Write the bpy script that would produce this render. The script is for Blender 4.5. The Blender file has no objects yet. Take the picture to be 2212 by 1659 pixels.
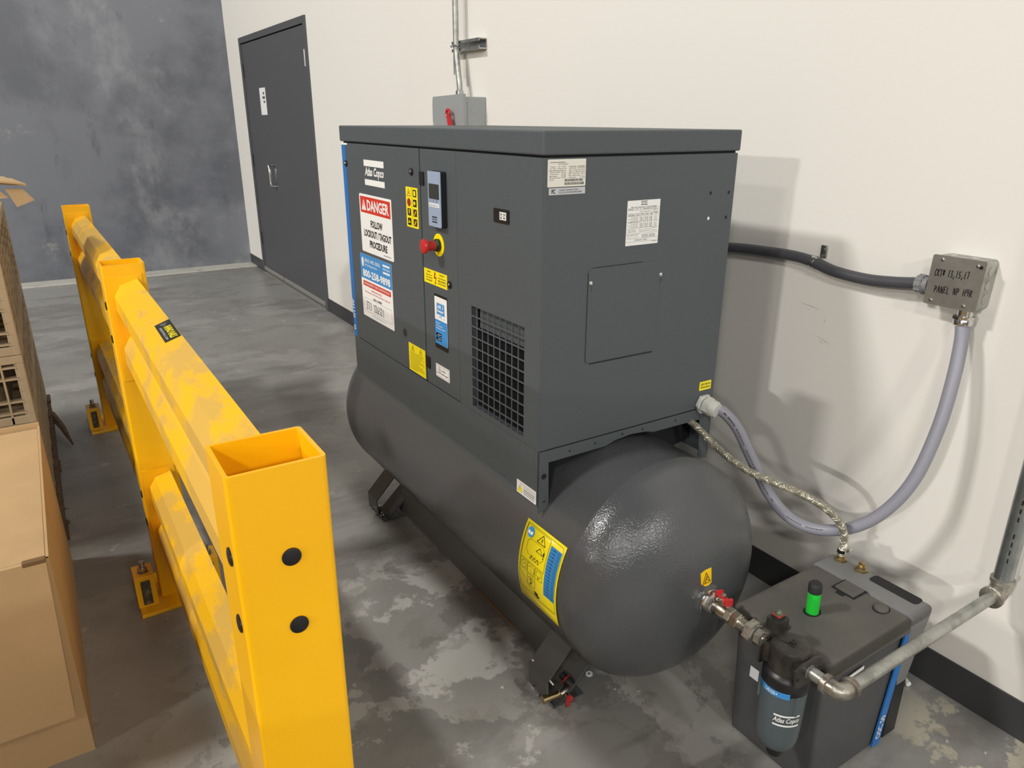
import bpy, bmesh, math, random
from mathutils import Vector, Matrix
random.seed(7)
scene = bpy.context.scene
COL = scene.collection
PI = math.pi

# ---------------------------------------------------------------- camera
cam_data = bpy.data.cameras.new('camera')
cam = bpy.data.objects.new('camera', cam_data)
COL.objects.link(cam)
yaw, pitch, roll = 0.56813822, -0.34723134, 0.00453732
cy_, sy_, cp_, sp_ = math.cos(yaw), math.sin(yaw), math.cos(pitch), math.sin(pitch)
fwd = Vector((sy_*cp_, cy_*cp_, sp_)); rgt = Vector((cy_, -sy_, 0)); upv = rgt.cross(fwd)
cr_, sr_ = math.cos(roll), math.sin(roll)
R_ = cr_*rgt + sr_*upv; U_ = -sr_*rgt + cr_*upv
cam.matrix_world = Matrix(((R_.x, U_.x, -fwd.x, -1.86919), (R_.y, U_.y, -fwd.y, 0.08708), (R_.z, U_.z, -fwd.z, 1.47834), (0, 0, 0, 1)))
cam_data.sensor_width = 36; cam_data.lens = 1576.962/2212*36
cam_data.clip_start = 0.02; cam_data.clip_end = 200
scene.camera = cam

# ---------------------------------------------------------------- world, lamps, exposure
world = bpy.data.worlds.new('warehouse_ambient'); scene.world = world
world.use_nodes = True
bg = world.node_tree.nodes['Background']
bg.inputs[0].default_value = (0.93, 0.95, 1.0, 1); bg.inputs[1].default_value = 0.075
def area(name, loc, target, power, sx, sy, colr=(1, 0.955, 0.89)):
    d = bpy.data.lights.new(name, 'AREA'); d.shape = 'RECTANGLE'; d.size = sx; d.size_y = sy
    d.energy = power; d.color = colr
    o = bpy.data.objects.new(name, d); COL.objects.link(o)
    o.location = loc
    o.rotation_euler = (Vector(target)-Vector(loc)).to_track_quat('-Z', 'Y').to_euler()
    return o
LC = (1, 0.975, 0.935)
area('highbay_and_fill_lamp', (-8.6, 3.7, 8.0), (-4, 2.5, 0), 740, 1.2, 0.5, LC)
area('highbay_and_fill_lamp', (-14.8, -3.6, 8.0), (-5, 0, 0), 330, 1.2, 0.5, LC)
area('highbay_and_fill_lamp', (-8.9, -6.1, 8.0), (-3, -1, 0), 330, 1.2, 0.4, LC)
area('highbay_and_fill_lamp', (-18.0, -14.0, 8.0), (-3, 1, 0), 500, 1.2, 0.5, LC)  # fill lamp added to lift the wall shadows, not a located fixture
area('highbay_and_fill_lamp', (-30.0, -6.0, 8.0), (-3, 1, 0), 2500, 1.2, 0.5, LC)
area('highbay_and_fill_lamp', (-9.5, -15.5, 8.0), (-2, 0, 0), 700, 1.2, 0.4, LC)
area('highbay_and_fill_lamp', (-1.4, -14.5, 8.0), (-1, 0, 0), 600, 1.2, 0.4, LC)
area('highbay_and_fill_lamp', (-9.0, 6.8, 9.0), (-2, 7.5, 1), 100, 1.2, 0.4, LC)
scene.view_settings.view_transform = 'Standard'; scene.view_settings.look = 'None'
scene.view_settings.gamma = 1.0; scene.view_settings.use_curve_mapping = False
scene.view_settings.exposure = -0.26

# ---------------------------------------------------------------- materials
def lin(c):
    c = c/255
    return c/12.92 if c <= 0.04045 else ((c+0.055)/1.055)**2.4
MATS = {}
def mat(name, rgb, rough=0.5, metal=0.0, var=0.0, vscale=6.0, bump=0.0, bscale=200.0, rgb2=None, spec=0.5, coat=0.0, detail=6.0, mix=(0.4, 0.6), rvar=0.0, stretch=None):
    if name in MATS: return MATS[name]
    m = bpy.data.materials.new(name); m.use_nodes = True
    nt = m.node_tree; b = nt.nodes['Principled BSDF']
    c1 = tuple(lin(v) for v in rgb)+(1,)
    b.inputs['Base Color'].default_value = c1
    b.inputs['Roughness'].default_value = rough; b.inputs['Metallic'].default_value = metal
    b.inputs['Specular IOR Level'].default_value = spec; b.inputs['Coat Weight'].default_value = coat
    tc = nt.nodes.new('ShaderNodeTexCoord')
    src = tc.outputs['Object']
    if stretch:
        mp = nt.nodes.new('ShaderNodeMapping'); mp.inputs['Scale'].default_value = stretch
        nt.links.new(src, mp.inputs[0]); src = mp.outputs[0]
    if var or rgb2:
        n = nt.nodes.new('ShaderNodeTexNoise'); n.inputs['Scale'].default_value = vscale
        n.inputs['Detail'].default_value = detail; n.inputs['Roughness'].default_value = 0.62
        nt.links.new(src, n.inputs['Vector'])
        r = nt.nodes.new('ShaderNodeValToRGB')
        r.color_ramp.elements[0].position = mix[0]; r.color_ramp.elements[1].position = mix[1]
        c2 = tuple(lin(v) for v in rgb2)+(1,) if rgb2 else tuple(min(1, v*(1+var)) for v in c1[:3])+(1,)
        c0 = c1 if rgb2 else tuple(v*(1-var) for v in c1[:3])+(1,)
        r.color_ramp.elements[0].color = c0; r.color_ramp.elements[1].color = c2
        nt.links.new(n.outputs[0], r.inputs[0]); nt.links.new(r.outputs[0], b.inputs['Base Color'])
        if rvar:
            mr = nt.nodes.new('ShaderNodeMapRange'); mr.inputs[3].default_value = rough-rvar; mr.inputs[4].default_value = rough+rvar
            nt.links.new(n.outputs[0], mr.inputs[0]); nt.links.new(mr.outputs[0], b.inputs['Roughness'])
    if bump:
        n2 = nt.nodes.new('ShaderNodeTexNoise'); n2.inputs['Scale'].default_value = bscale; n2.inputs['Detail'].default_value = 2
        nt.links.new(src, n2.inputs['Vector'])
        bp = nt.nodes.new('ShaderNodeBump'); bp.inputs['Strength'].default_value = bump; bp.inputs['Distance'].default_value = 0.002
        nt.links.new(n2.outputs[0], bp.inputs['Height']); nt.links.new(bp.outputs[0], b.inputs['Normal'])
    MATS[name] = m
    return m

def layered(name, base, layers, rough, bump=0.1, bscale=40, dist=0.4, spec=0.5):
    """concrete-like: base colour, then (colour, scale, lo, hi, detail, stretch) noise masks laid over it"""
    m = bpy.data.materials.new(name); m.use_nodes = True; nt = m.node_tree; b = nt.nodes['Principled BSDF']
    tc = nt.nodes.new('ShaderNodeTexCoord')
    rgb = nt.nodes.new('ShaderNodeRGB'); rgb.outputs[0].default_value = tuple(lin(v) for v in base)+(1,)
    cur = rgb.outputs[0]
    for i, (c, sc, lo, hi, det, st, amt, *spot) in enumerate(layers):
        mp = nt.nodes.new('ShaderNodeMapping'); mp.inputs['Scale'].default_value = st
        mp.inputs['Location'].default_value = (3.1*i+1.7, 1.3*i, 0.7*i)
        nt.links.new(tc.outputs['Object'], mp.inputs[0])
        n = nt.nodes.new('ShaderNodeTexNoise'); n.inputs['Scale'].default_value = sc; n.inputs['Detail'].default_value = det
        n.inputs['Roughness'].default_value = 0.65; n.inputs['Distortion'].default_value = dist
        nt.links.new(mp.outputs[0], n.inputs['Vector'])
        mr = nt.nodes.new('ShaderNodeMapRange'); mr.interpolation_type = 'SMOOTHSTEP'
        mr.inputs[1].default_value = lo; mr.inputs[2].default_value = hi; mr.inputs[4].default_value = amt
        nt.links.new(n.outputs[0], mr.inputs[0])
        fac = mr.outputs[0]
        if spot:      # a stain of limited extent around a point of the floor
            (sx_, sy2, sr), = spot
            vm = nt.nodes.new('ShaderNodeVectorMath'); vm.operation = 'DISTANCE'; vm.inputs[1].default_value = (sx_, sy2, 0)
            nt.links.new(tc.outputs['Object'], vm.inputs[0])
            m2 = nt.nodes.new('ShaderNodeMapRange'); m2.interpolation_type = 'SMOOTHSTEP'; m2.inputs[1].default_value = sr; m2.inputs[2].default_value = sr*0.45
            nt.links.new(vm.outputs['Value'], m2.inputs[0])
            mu = nt.nodes.new('ShaderNodeMath'); mu.operation = 'MULTIPLY'; nt.links.new(fac, mu.inputs[0]); nt.links.new(m2.outputs[0], mu.inputs[1]); fac = mu.outputs[0]
        mx = nt.nodes.new('ShaderNodeMix'); mx.data_type = 'RGBA'
        mx.inputs[7].default_value = tuple(lin(v) for v in c)+(1,)
        nt.links.new(fac, mx.inputs[0]); nt.links.new(cur, mx.inputs[6]); cur = mx.outputs[2]
    nt.links.new(cur, b.inputs['Base Color'])
    b.inputs['Roughness'].default_value = rough; b.inputs['Specular IOR Level'].default_value = spec
    n2 = nt.nodes.new('ShaderNodeTexNoise'); n2.inputs['Scale'].default_value = bscale; n2.inputs['Detail'].default_value = 8
    nt.links.new(tc.outputs['Object'], n2.inputs['Vector'])
    bp = nt.nodes.new('ShaderNodeBump'); bp.inputs['Strength'].default_value = bump; bp.inputs['Distance'].default_value = 0.004
    nt.links.new(n2.outputs[0], bp.inputs['Height']); nt.links.new(bp.outputs[0], b.inputs['Normal'])
    MATS[name] = m
    return m

WALLP = mat('white_wall_paint', (226, 222, 214), 0.7, bump=0.06, bscale=90)
FLOOR = layered('worn_concrete', (150, 149, 145), [
    ((126, 124, 120), 0.7, 0.44, 0.62, 7, (1, 1, 1), 0.8),
    ((112, 110, 106), 1.6, 0.54, 0.62, 9, (0.6, 1.2, 1), 0.5),
    ((178, 176, 171), 1.5, 0.54, 0.62, 10, (0.7, 1.2, 1), 0.45),
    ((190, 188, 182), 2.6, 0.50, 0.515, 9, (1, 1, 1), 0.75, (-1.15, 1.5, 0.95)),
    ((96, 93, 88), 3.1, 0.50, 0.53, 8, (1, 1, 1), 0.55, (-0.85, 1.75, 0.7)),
    ((206, 198, 176), 5.5, 0.52, 0.56, 12, (1, 1, 1), 0.7, (-0.10, 0.62, 0.28)),
    ((126, 122, 114), 4.6, 0.56, 0.61, 11, (1, 1, 1), 0.4),
    ((204, 201, 192), 6.5, 0.64, 0.67, 12, (1, 1, 1), 0.4),
    ((108, 105, 100), 1.1, 0.60, 0.66, 5, (0.3, 1.8, 1), 0.5)], 0.40, 0.12, 60, dist=0.15)
BACKW = layered('sealed_tilt_up_concrete', (116, 119, 126), [
    ((92, 95, 102), 0.9, 0.42, 0.60, 9, (1, 1, 1), 0.9),
    ((146, 148, 152), 1.2, 0.52, 0.68, 10, (1, 1, 0.8), 0.7),
    ((78, 81, 88), 2.2, 0.58, 0.68, 10, (1.6, 1, 0.45), 0.75),
    ((172, 170, 160), 3.4, 0.62, 0.72, 11, (1, 1, 1), 0.45),
    ((205, 205, 205), 14.0, 0.70, 0.74, 8, (1, 1, 1), 0.5)], 0.38, 0.1, 20, dist=0.2)
CURB = layered('pale_concrete_strip', (190, 188, 180), [((150, 146, 138), 6, 0.5, 0.7, 8, (1, 1, 1), 0.6)], 0.7)
BASEB = mat('black_vinyl_base', (58, 58, 60), 0.45)
DOORP = mat('door_grey_paint', (82, 82, 84), 0.5, spec=0.3)
CAB = mat('textured_charcoal_paint', (80, 86, 89), 0.5, spec=0.3, bump=0.25, bscale=420)
CABD = mat('cabinet_inner_black', (18, 20, 24), 0.8)
TANKM = mat('orange_peel_tank_paint', (78, 80, 82), 0.19, bump=0.5, bscale=230)
FRAMEM = mat('tank_frame_paint', (84, 86, 86), 0.45)
BLUE = mat('blue_stripe', (38, 112, 186), 0.4)
SKY = mat('light_blue_print', (60, 140, 205), 0.4)
WHITE = mat('white_print', (235, 235, 232), 0.5)
INK = mat('black_print', (22, 22, 24), 0.5)
GINK = mat('grey_print', (90, 92, 94), 0.5)
RED = mat('red_print', (206, 52, 34), 0.5)
DRED = mat('dark_red_print', (150, 45, 25), 0.5)
YEL = mat('yellow_label', (246, 226, 24), 0.4)
AMB = mat('amber_label', (248, 200, 20), 0.4)
SILV = mat('silver_label', (188, 190, 194), 0.4)
BLACK = mat('black_plastic', (26, 26, 28), 0.38)
RUBB = mat('black_rubber', (32, 32, 33), 0.6)
CTRL = mat('controller_face', (150, 165, 188), 0.4)
GREEN = mat('green_indicator', (36, 200, 60), 0.35)
REDP = mat('red_plastic', (190, 44, 46), 0.32)
ZINC = mat('zinc_steel', (190, 190, 186), 0.3, 1.0, var=0.12, vscale=30)
CHROM = mat('bright_zinc', (215, 215, 212), 0.18, 1.0)
GALV = mat('galvanised_pipe', (176, 178, 172), 0.42, 0.75, rgb2=(138, 138, 132), vscale=28, mix=(0.42, 0.68), detail=8)
DGALV = mat('dark_steel_pipe', (140, 145, 145), 0.32, 0.85, rgb2=(165, 168, 165), vscale=20, mix=(0.4, 0.7))
CAST = mat('cast_malleable_iron', (172, 168, 158), 0.38, 0.8, bump=0.5, bscale=140, rgb2=(128, 122, 112), vscale=22)
BRASS = mat('nickel_brass', (168, 162, 148), 0.32, 1.0)
YBRASS = mat('yellow_brass', (176, 158, 116), 0.34, 1.0)
YPAINT = mat('safety_yellow_paint', (255, 192, 10), 0.3, rgb2=(250, 186, 10), vscale=3, bump=0.05, bscale=260, mix=(0.4, 0.6))
YDUST = mat('dusty_yellow_paint', (248, 190, 24), 0.42, rgb2=(220, 176, 78), vscale=6, detail=11, mix=(0.46, 0.53), bump=0.05, bscale=260, stretch=(1.6, 0.7, 1))
CARD = mat('cardboard', (190, 160, 118), 0.8, var=0.05, vscale=3, bump=0.08, bscale=90)
CARDE = mat('cardboard_edge', (120, 92, 60), 0.9)
CRATE = mat('tan_plastic', (166, 148, 120), 0.55, var=0.06, vscale=5)
CRATED = mat('tan_plastic_shaded', (96, 82, 64), 0.8)  # darker copy of the crate tan: shade behind the lattice put into the colour
WOOD = mat('old_pallet_wood', (112, 92, 72), 0.85, rgb2=(70, 56, 44), vscale=6, stretch=(1, 8, 8), mix=(0.35, 0.7))
ELGREY = mat('electrical_grey', (150, 153, 153), 0.42)
FLEXD = mat('dark_flex_conduit', (72, 72, 76), 0.45)
FLEXL = mat('grey_flex_conduit', (142, 142, 152), 0.42)
NYLON = mat('grey_nylon', (196, 196, 190), 0.45)
BRAID = mat('braided_hose', (170, 166, 150), 0.35, 0.55, bump=0.9, bscale=700)
OSCP = mat('dark_foam_plastic', (74, 75, 76), 0.62, var=0.1, vscale=4, bump=0.1, bscale=300)
OSCL = mat('dusty_black_lid', (80, 78, 74), 0.75, rgb2=(96, 93, 86), vscale=5, mix=(0.35, 0.7), bump=0.1, bscale=300)
OSCG = mat('grey_lid_strip', (116, 116, 115), 0.65)
FBOWL = mat('filter_bowl_paint', (78, 88, 92), 0.4)
FHEAD = mat('filter_head_black', (38, 36, 34), 0.34, rgb2=(62, 57, 50), vscale=16, mix=(0.45, 0.7))
BRUSH = mat('brushed_cover_steel', (160, 157, 150), 0.42, 0.7, rgb2=(146, 143, 136), vscale=14)

# ---------------------------------------------------------------- mesh helpers
class MB:
    def __init__(s): s.v = []; s.f = []; s.sm = []
    def add(s, vs, fs, smooth=False):
        o = len(s.v); s.v += [tuple(v) for v in vs]; s.f += [tuple(i+o for i in f) for f in fs]; s.sm += [smooth]*len(fs)
        return s
    def bm(s, bm, smooth=False, M=None):
        if M: bm.transform(M)
        bm.verts.index_update(); s.add([v.co.copy() for v in bm.verts], [[v.index for v in f.verts] for f in bm.faces], smooth); bm.free(); return s
    def box(s, x0, x1, y0, y1, z0, z1, bev=0.0, seg=2, smooth=False):
        b = bmesh.new(); bmesh.ops.create_cube(b, size=1)
        for v in b.verts:
            v.co = Vector(((x0+x1)/2+v.co.x*(x1-x0), (y0+y1)/2+v.co.y*(y1-y0), (z0+z1)/2+v.co.z*(z1-z0)))
        if bev: bmesh.ops.bevel(b, geom=b.edges[:], offset=bev, segments=seg, affect='EDGES', profile=0.5)
        return s.bm(b, smooth)
    def prism(s, poly, F, n0, n1, smooth=False):
        """poly: 2D outline, F maps (u,v,n) to world"""
        k = len(poly)
        vs = [F(u, v, n0) for u, v in poly]+[F(u, v, n1) for u, v in poly]
        fs = [tuple(range(k-1, -1, -1)), tuple(range(k, 2*k))]+[(i, (i+1) % k, k+(i+1) % k, k+i) for i in range(k)]
        return s.add(vs, fs, smooth)
    def tube(s, pts, r, seg=14, cap=True, radii=None, smooth=True):
        pts = [Vector(p) for p in pts]; n = len(pts); vs = []; fs = []
        T = [(pts[min(i+1, n-1)]-pts[max(i-1, 0)]).normalized() for i in range(n)]
        a = T[0].orthogonal().normalized()
        for i in range(n):
            a = (a-T[i]*a.dot(T[i])).normalized(); b = T[i].cross(a); rr = radii[i] if radii else r
            for k in range(seg):
                t = 2*PI*k/seg; vs.append(pts[i]+(a*math.cos(t)+b*math.sin(t))*rr)
        for i in range(n-1):
            for k in range(seg):
                fs.append((i*seg+k, i*seg+(k+1) % seg, (i+1)*seg+(k+1) % seg, (i+1)*seg+k))
        s.add(vs, fs, smooth)
        if cap:
            o = len(s.v)-n*seg
            s.f += [tuple(o+k for k in range(seg-1, -1, -1)), tuple(o+(n-1)*seg+k for k in range(seg))]; s.sm += [False, False]
        return s
    def lathe(s, prof, org, axis, seg=32, smooth=True, rot=0.0):
        """prof: list of (along, radius) from org in direction axis"""
        ax = Vector(axis).normalized(); a = ax.orthogonal().normalized() if abs(ax.z) > 0.9 else ax.cross(Vector((0, 0, 1))).normalized()
        b = ax.cross(a); org = Vector(org); vs = []; fs = []
        for d, r in prof:
            for k in range(seg):
                t = 2*PI*k/seg+rot; vs.append(org+ax*d+(a*math.cos(t)+b*math.sin(t))*r)
        m = len(prof)
        for i in range(m-1):
            for k in range(seg):
                fs.append((i*seg+k, i*seg+(k+1) % seg, (i+1)*seg+(k+1) % seg, (i+1)*seg+k))
        s.add(vs, fs, smooth)
        o = len(s.v)-m*seg
        s.f += [tuple(o+k for k in range(seg-1, -1, -1)), tuple(o+(m-1)*seg+k for k in range(seg))]; s.sm += [False, False]
        return s
    def hex(s, org, axis, r, h, rot=0.0, ch=0.12):
        return s.lathe([(0, r*(1-ch)), (h*0.12, r), (h*0.88, r), (h, r*(1-ch))], org, axis, 6, False, rot)

def obj(name, mb, m, parent=None, root=None, label=None, autosmooth=True):
    me = bpy.data.meshes.new(name)
    me.from_pydata(mb.v, [], mb.f); me.materials.append(m)
    me.polygons.foreach_set('use_smooth', mb.sm); me.update()
    b = bmesh.new(); b.from_mesh(me); bmesh.ops.recalc_face_normals(b, faces=b.faces); b.to_mesh(me); b.free()
    if any(mb.sm):
        try: me.set_sharp_from_angle(angle=math.radians(38))
        except Exception: pass
    o = bpy.data.objects.new(name, me); COL.objects.link(o)
    if parent is not None:
        o.parent = parent
        if parent.type == 'EMPTY': o.matrix_parent_inverse = Matrix.Translation(-parent.location)
    if label: o['label'] = label
    return o
def objs(name, mbs, m, parent=None):
    return [obj(name, b, m, parent) for b in mbs]
def thing(name, label, cat, loc, group=None):
    o = bpy.data.objects.new(name, None); COL.objects.link(o); o.location = loc; o.empty_display_size = 0.1
    o['label'] = label; o['category'] = cat
    if group: o['group'] = group
    return o
def tag(o, label, cat, group=None):
    o['label'] = label; o['category'] = cat
    if group: o['group'] = group
    return o
def struct(name, mb, m, parent=None, label=None):
    o = obj(name, mb, m, parent)
    if parent is None: o['kind'] = 'structure'
    return o
def catmull(P, n=8):
    P = [Vector(p) for p in P]; out = []
    Q = [P[0]*2-P[1]]+P+[P[-1]*2-P[-2]]
    for i in range(1, len(Q)-2):
        for k in range(n):
            t = k/n; p0, p1, p2, p3 = Q[i-1:i+3]
            out.append(0.5*((2*p1)+(-p0+p2)*t+(2*p0-5*p1+4*p2-p3)*t*t+(-p0+3*p1-3*p2+p3)*t**3))
    out.append(P[-1]); return out
def rrect(u0, v0, u1, v1, r, k=4):
    if u0 > u1: u0, u1 = u1, u0
    if v0 > v1: v0, v1 = v1, v0
    if r <= 0: return [(u0, v0), (u1, v0), (u1, v1), (u0, v1)]
    out = []
    for cx, cy, a in ((u1-r, v0+r, -90), (u1-r, v1-r, 0), (u0+r, v1-r, 90), (u0+r, v0+r, 180)):
        for i in range(k+1):
            t = math.radians(a+90*i/k); out.append((cx+r*math.cos(t), cy+r*math.sin(t)))
    return out
def circ(u, v, r, k=24, ry=None): return [(u+r*math.cos(2*PI*i/k), v+(ry or r)*math.sin(2*PI*i/k)) for i in range(k)]

# text: glyph outlines fitted to a rectangle of a frame
_tc = {}
def glyphs(string, bold, res=2):
    key = (string, bold)
    if key in _tc: return _tc[key]
    cu = bpy.data.curves.new('t', 'FONT'); cu.body = string; cu.size = 1; cu.resolution_u = res; cu.offset = bold
    o = bpy.data.objects.new('t', cu); COL.objects.link(o)
    bpy.context.view_layer.update()
    me = bpy.data.meshes.new_from_object(o.evaluated_get(bpy.context.evaluated_depsgraph_get()))
    vs = [(v.co.x, v.co.y) for v in me.vertices]; fs = [tuple(p.vertices) for p in me.polygons]
    bpy.data.objects.remove(o); bpy.data.curves.remove(cu); bpy.data.meshes.remove(me)
    _tc[key] = (vs, fs); return vs, fs
def text(mb, F, string, u0, v0, u1, v1, n=0.0012, bold=0.012, shear=0.0, rot=0):
    vs, fs = glyphs(string, bold)
    if not vs: return
    if shear: vs = [(x+shear*y, y) for x, y in vs]
    x0 = min(v[0] for v in vs); x1 = max(v[0] for v in vs); y0 = min(v[1] for v in vs); y1 = max(v[1] for v in vs)
    w = max(x1-x0, 1e-6); h = max(y1-y0, 1e-6)
    out = []
    for x, y in vs:
        a = (x-x0)/w; b = (y-y0)/h
        if rot == 90: a, b = 1-b, a
        out.append(F(u0+(u1-u0)*a, v0+(v1-v0)*b, n))
    mb.add(out, fs)
def textw(mb, F, string, u, v, h, wfac=1.0, **k):
    """left-aligned line of cap height h"""
    vs, fs = glyphs(string, k.get('bold', 0.012))
    if not vs: return
    w = (max(a for a, b in vs)-min(a for a, b in vs))/0.69*h*wfac
    hh = (max(b for a, b in vs)-min(b for a, b in vs))/0.69*h
    yo = min(b for a, b in vs)/0.69*h
    text(mb, F, string, u, v+yo, u+w, v+yo+hh, **k)
STROKES = {
 'C': [[(0.9, 0.85), (0.5, 1), (0.1, 0.6), (0.15, 0.15), (0.55, 0), (0.9, 0.15)]],
 'K': [[(0.1, 1), (0.1, 0)], [(0.85, 0.95), (0.12, 0.45), (0.9, 0)]],
 'T': [[(0, 0.95), (1, 1)], [(0.5, 1), (0.48, 0)]],
 '#': [[(0.3, 0.9), (0.25, 0.1)], [(0.65, 0.9), (0.6, 0.1)], [(0, 0.65), (1, 0.7)], [(0, 0.35), (1, 0.4)]],
 '1': [[(0.5, 1), (0.45, 0)]],
 '3': [[(0.1, 0.95), (0.8, 0.95), (0.4, 0.55), (0.85, 0.35), (0.6, 0.02), (0.1, 0.08)]],
 ',': [[(0.5, 0.1), (0.3, -0.25)]],
 '5': [[(0.9, 1), (0.3, 0.95), (0.2, 0.55), (0.75, 0.5), (0.7, 0.1), (0.1, 0)]],
 '7': [[(0, 0.95), (0.85, 1), (0.6, 0)]],
 'P': [[(0.1, 0), (0.15, 1), (0.8, 0.85), (0.7, 0.5), (0.12, 0.45)]],
 'A': [[(0, 0), (0.5, 1), (0.95, 0)], [(0.2, 0.4), (0.8, 0.4)]],
 'N': [[(0.05, 0), (0.1, 1), (0.85, 0), (0.9, 1)]],
 'E': [[(0.85, 1), (0.15, 0.95), (0.1, 0), (0.85, 0.05)], [(0.12, 0.5), (0.7, 0.52)]],
 'L': [[(0.15, 1), (0.1, 0.02), (0.85, 0.05)]],
 'H': [[(0.1, 1), (0.05, 0)], [(0.85, 1), (0.85, 0)], [(0.05, 0.5), (0.85, 0.5)]],
 '4': [[(0.1, 1), (0.1, 0.5), (0.9, 0.5)], [(0.75, 1), (0.7, 0)]],
 'R': [[(0.1, 0), (0.15, 1), (0.8, 0.85), (0.6, 0.5), (0.15, 0.45), (0.95, 0)]],
 'I': [[(0.1, 1), (0.9, 1)], [(0.5, 1), (0.5, 0)], [(0.1, 0), (0.9, 0)]],
 'J': [[(0.3, 1), (1, 1)], [(0.7, 1), (0.65, 0.1), (0.2, 0.05)]],
 '2': [[(0.1, 0.8), (0.5, 1), (0.85, 0.75), (0.1, 0.02), (0.95, 0.05)]],
 '6': [[(0.75, 1), (0.2, 0.5), (0.25, 0.05), (0.75, 0.1), (0.7, 0.45), (0.2, 0.4)]],
 'U': [[(0.1, 1), (0.15, 0.1), (0.75, 0.1), (0.85, 1)]],
}
def handwrite(mb, F, s, u0, v0, u1, v1, w=0.0012, n=0.0012):
    k = len(s); cw = (u1-u0)/k
    for i, ch in enumerate(s):
        if ch == ' ' or ch not in STROKES: continue
        jit = 0.06*math.sin(i*2.7)
        for st in STROKES[ch]:
            for (a, b), (c, d) in zip(st[:-1], st[1:]):
                p = Vector((u0+cw*(i+0.1+0.75*a), v0+(v1-v0)*(b+jit))); q = Vector((u0+cw*(i+0.1+0.75*c), v0+(v1-v0)*(d+jit)))
                t = (q-p); L = t.length
                if L < 1e-6: continue
                t = t/L; nn = Vector((-t.y, t.x))*w/2; p = p-t*w*0.4; q = q+t*w*0.4
                mb.add([F(*(p+nn), n), F(*(p-nn), n), F(*(q-nn), n), F(*(q+nn), n)], [(0, 1, 2, 3)])
def rect(mb, F, u0, v0, u1, v1, n=0.0011): mb.add([F(u0, v0, n), F(u1, v0, n), F(u1, v1, n), F(u0, v1, n)], [(0, 1, 2, 3)])
def line(mb, F, a, b, w=0.001, n=0.0012):
    p = Vector(a); q = Vector(b); t = (q-p).normalized(); nn = Vector((-t.y, t.x))*w/2
    mb.add([F(*(p+nn), n), F(*(p-nn), n), F(*(q-nn), n), F(*(q+nn), n)], [(0, 1, 2, 3)])
def outline(mb, F, poly, w=0.001, n=0.0012):
    for a, b in zip(poly, poly[1:]+poly[:1]): line(mb, F, a, b, w, n)
def plate(name, parent, F, u0, v0, u1, v1, m, r=0.0, th=0.0008, n0=0.0002, label=None):
    mb = MB(); mb.prism(rrect(u0, v0, u1, v1, r), F, n0, n0+th); return obj(name, mb, m, parent, label=label)
class LBL:
    """a label plate with printed layers (each layer one sub-part)"""
    def __init__(s, name, parent, F, u0, v0, u1, v1, m, r=0.0, label=None):
        s.F = F; s.u0, s.v0, s.u1, s.v1 = u0, v0, u1, v1
        s.o = plate(name, parent, F, u0, v0, u1, v1, m, r, label=label); s.L = {}
    def uv(s, a, b): return s.u0+(s.u1-s.u0)*a, s.v1-(s.v1-s.v0)*b      # a right, b down, 0..1
    def mb(s, key):
        if key not in s.L: s.L[key] = MB()
        return s.L[key]
    def R(s, key, a0, b0, a1, b1, n=0.0011): rect(s.mb(key), s.F, *s.uv(a0, b0), *s.uv(a1, b1), n)
    def T(s, key, string, a0, b0, a1, b1, n=0.0014, **k):
        u0, v1 = s.uv(a0, b0); u1, v0 = s.uv(a1, b1); text(s.mb(key), s.F, string, u0, v0, u1, v1, n=n, **k)
    def Ln(s, key, a0, b0, a1, b1, w=0.0008, n=0.0014): line(s.mb(key), s.F, s.uv(a0, b0), s.uv(a1, b1), w, n)
    def O(s, key, pts, w=0.0008, n=0.0014): outline(s.mb(key), s.F, [s.uv(*p) for p in pts], w, n)
    def P(s, key, pts, n=0.0012): s.mb(key).add([s.F(*s.uv(*p), n) for p in pts], [tuple(range(len(pts)))])
    def done(s, mats, names):
        for k, mb in s.L.items(): obj(names.get(k, 'lettering'), mb, mats[k], s.o)
        return s.o

X0, X1, Y0, Y1 = -0.954, -0.361, 1.400, 2.610
ZB, ZL, ZT = 0.722, 1.408, 1.458
FF = lambda u, v, n: (X0-n, -u, v)          # front face of the cabinet (faces -X)
FS = lambda u, v, n: (u, Y0-n, v)           # end face of the cabinet (faces -Y)
YW = lambda n=0: None

# ================================================================ SETTING
mb = MB(); mb.box(-32, 0.0, -24, 8.295, -0.1, 0.0); struct('floor', mb, FLOOR)
mb = MB(); mb.box(0.0, 0.2, -24, 5.79, -0.1, 9.5); mb.box(0.0, 0.2, 7.762, 8.495, -0.1, 9.5); mb.box(0.0, 0.2, 5.79, 7.762, 2.18, 9.5); mb.box(0.14, 0.2, 5.79, 7.762, -0.1, 2.18)
struct('wall_right', mb, WALLP)
mb = MB(); mb.box(-32, 0.0, 8.295, 8.495, -0.1, 9.5); struct('wall_back', mb, BACKW)
mb = MB(); mb.box(-32, -0.0, 8.05, 8.295, 0.0, 0.012, 0.003); struct('trim_1', mb, CURB)
mb = MB(); mb.box(-0.006, 0.0, -24, 5.79, 0, 0.108, 0.0015); mb.box(-0.006, 0.0, 7.762, 8.29, 0, 0.108, 0.0015); struct('baseboard_right', mb, BASEB)
wr = bpy.data.objects['wall_right']
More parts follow.
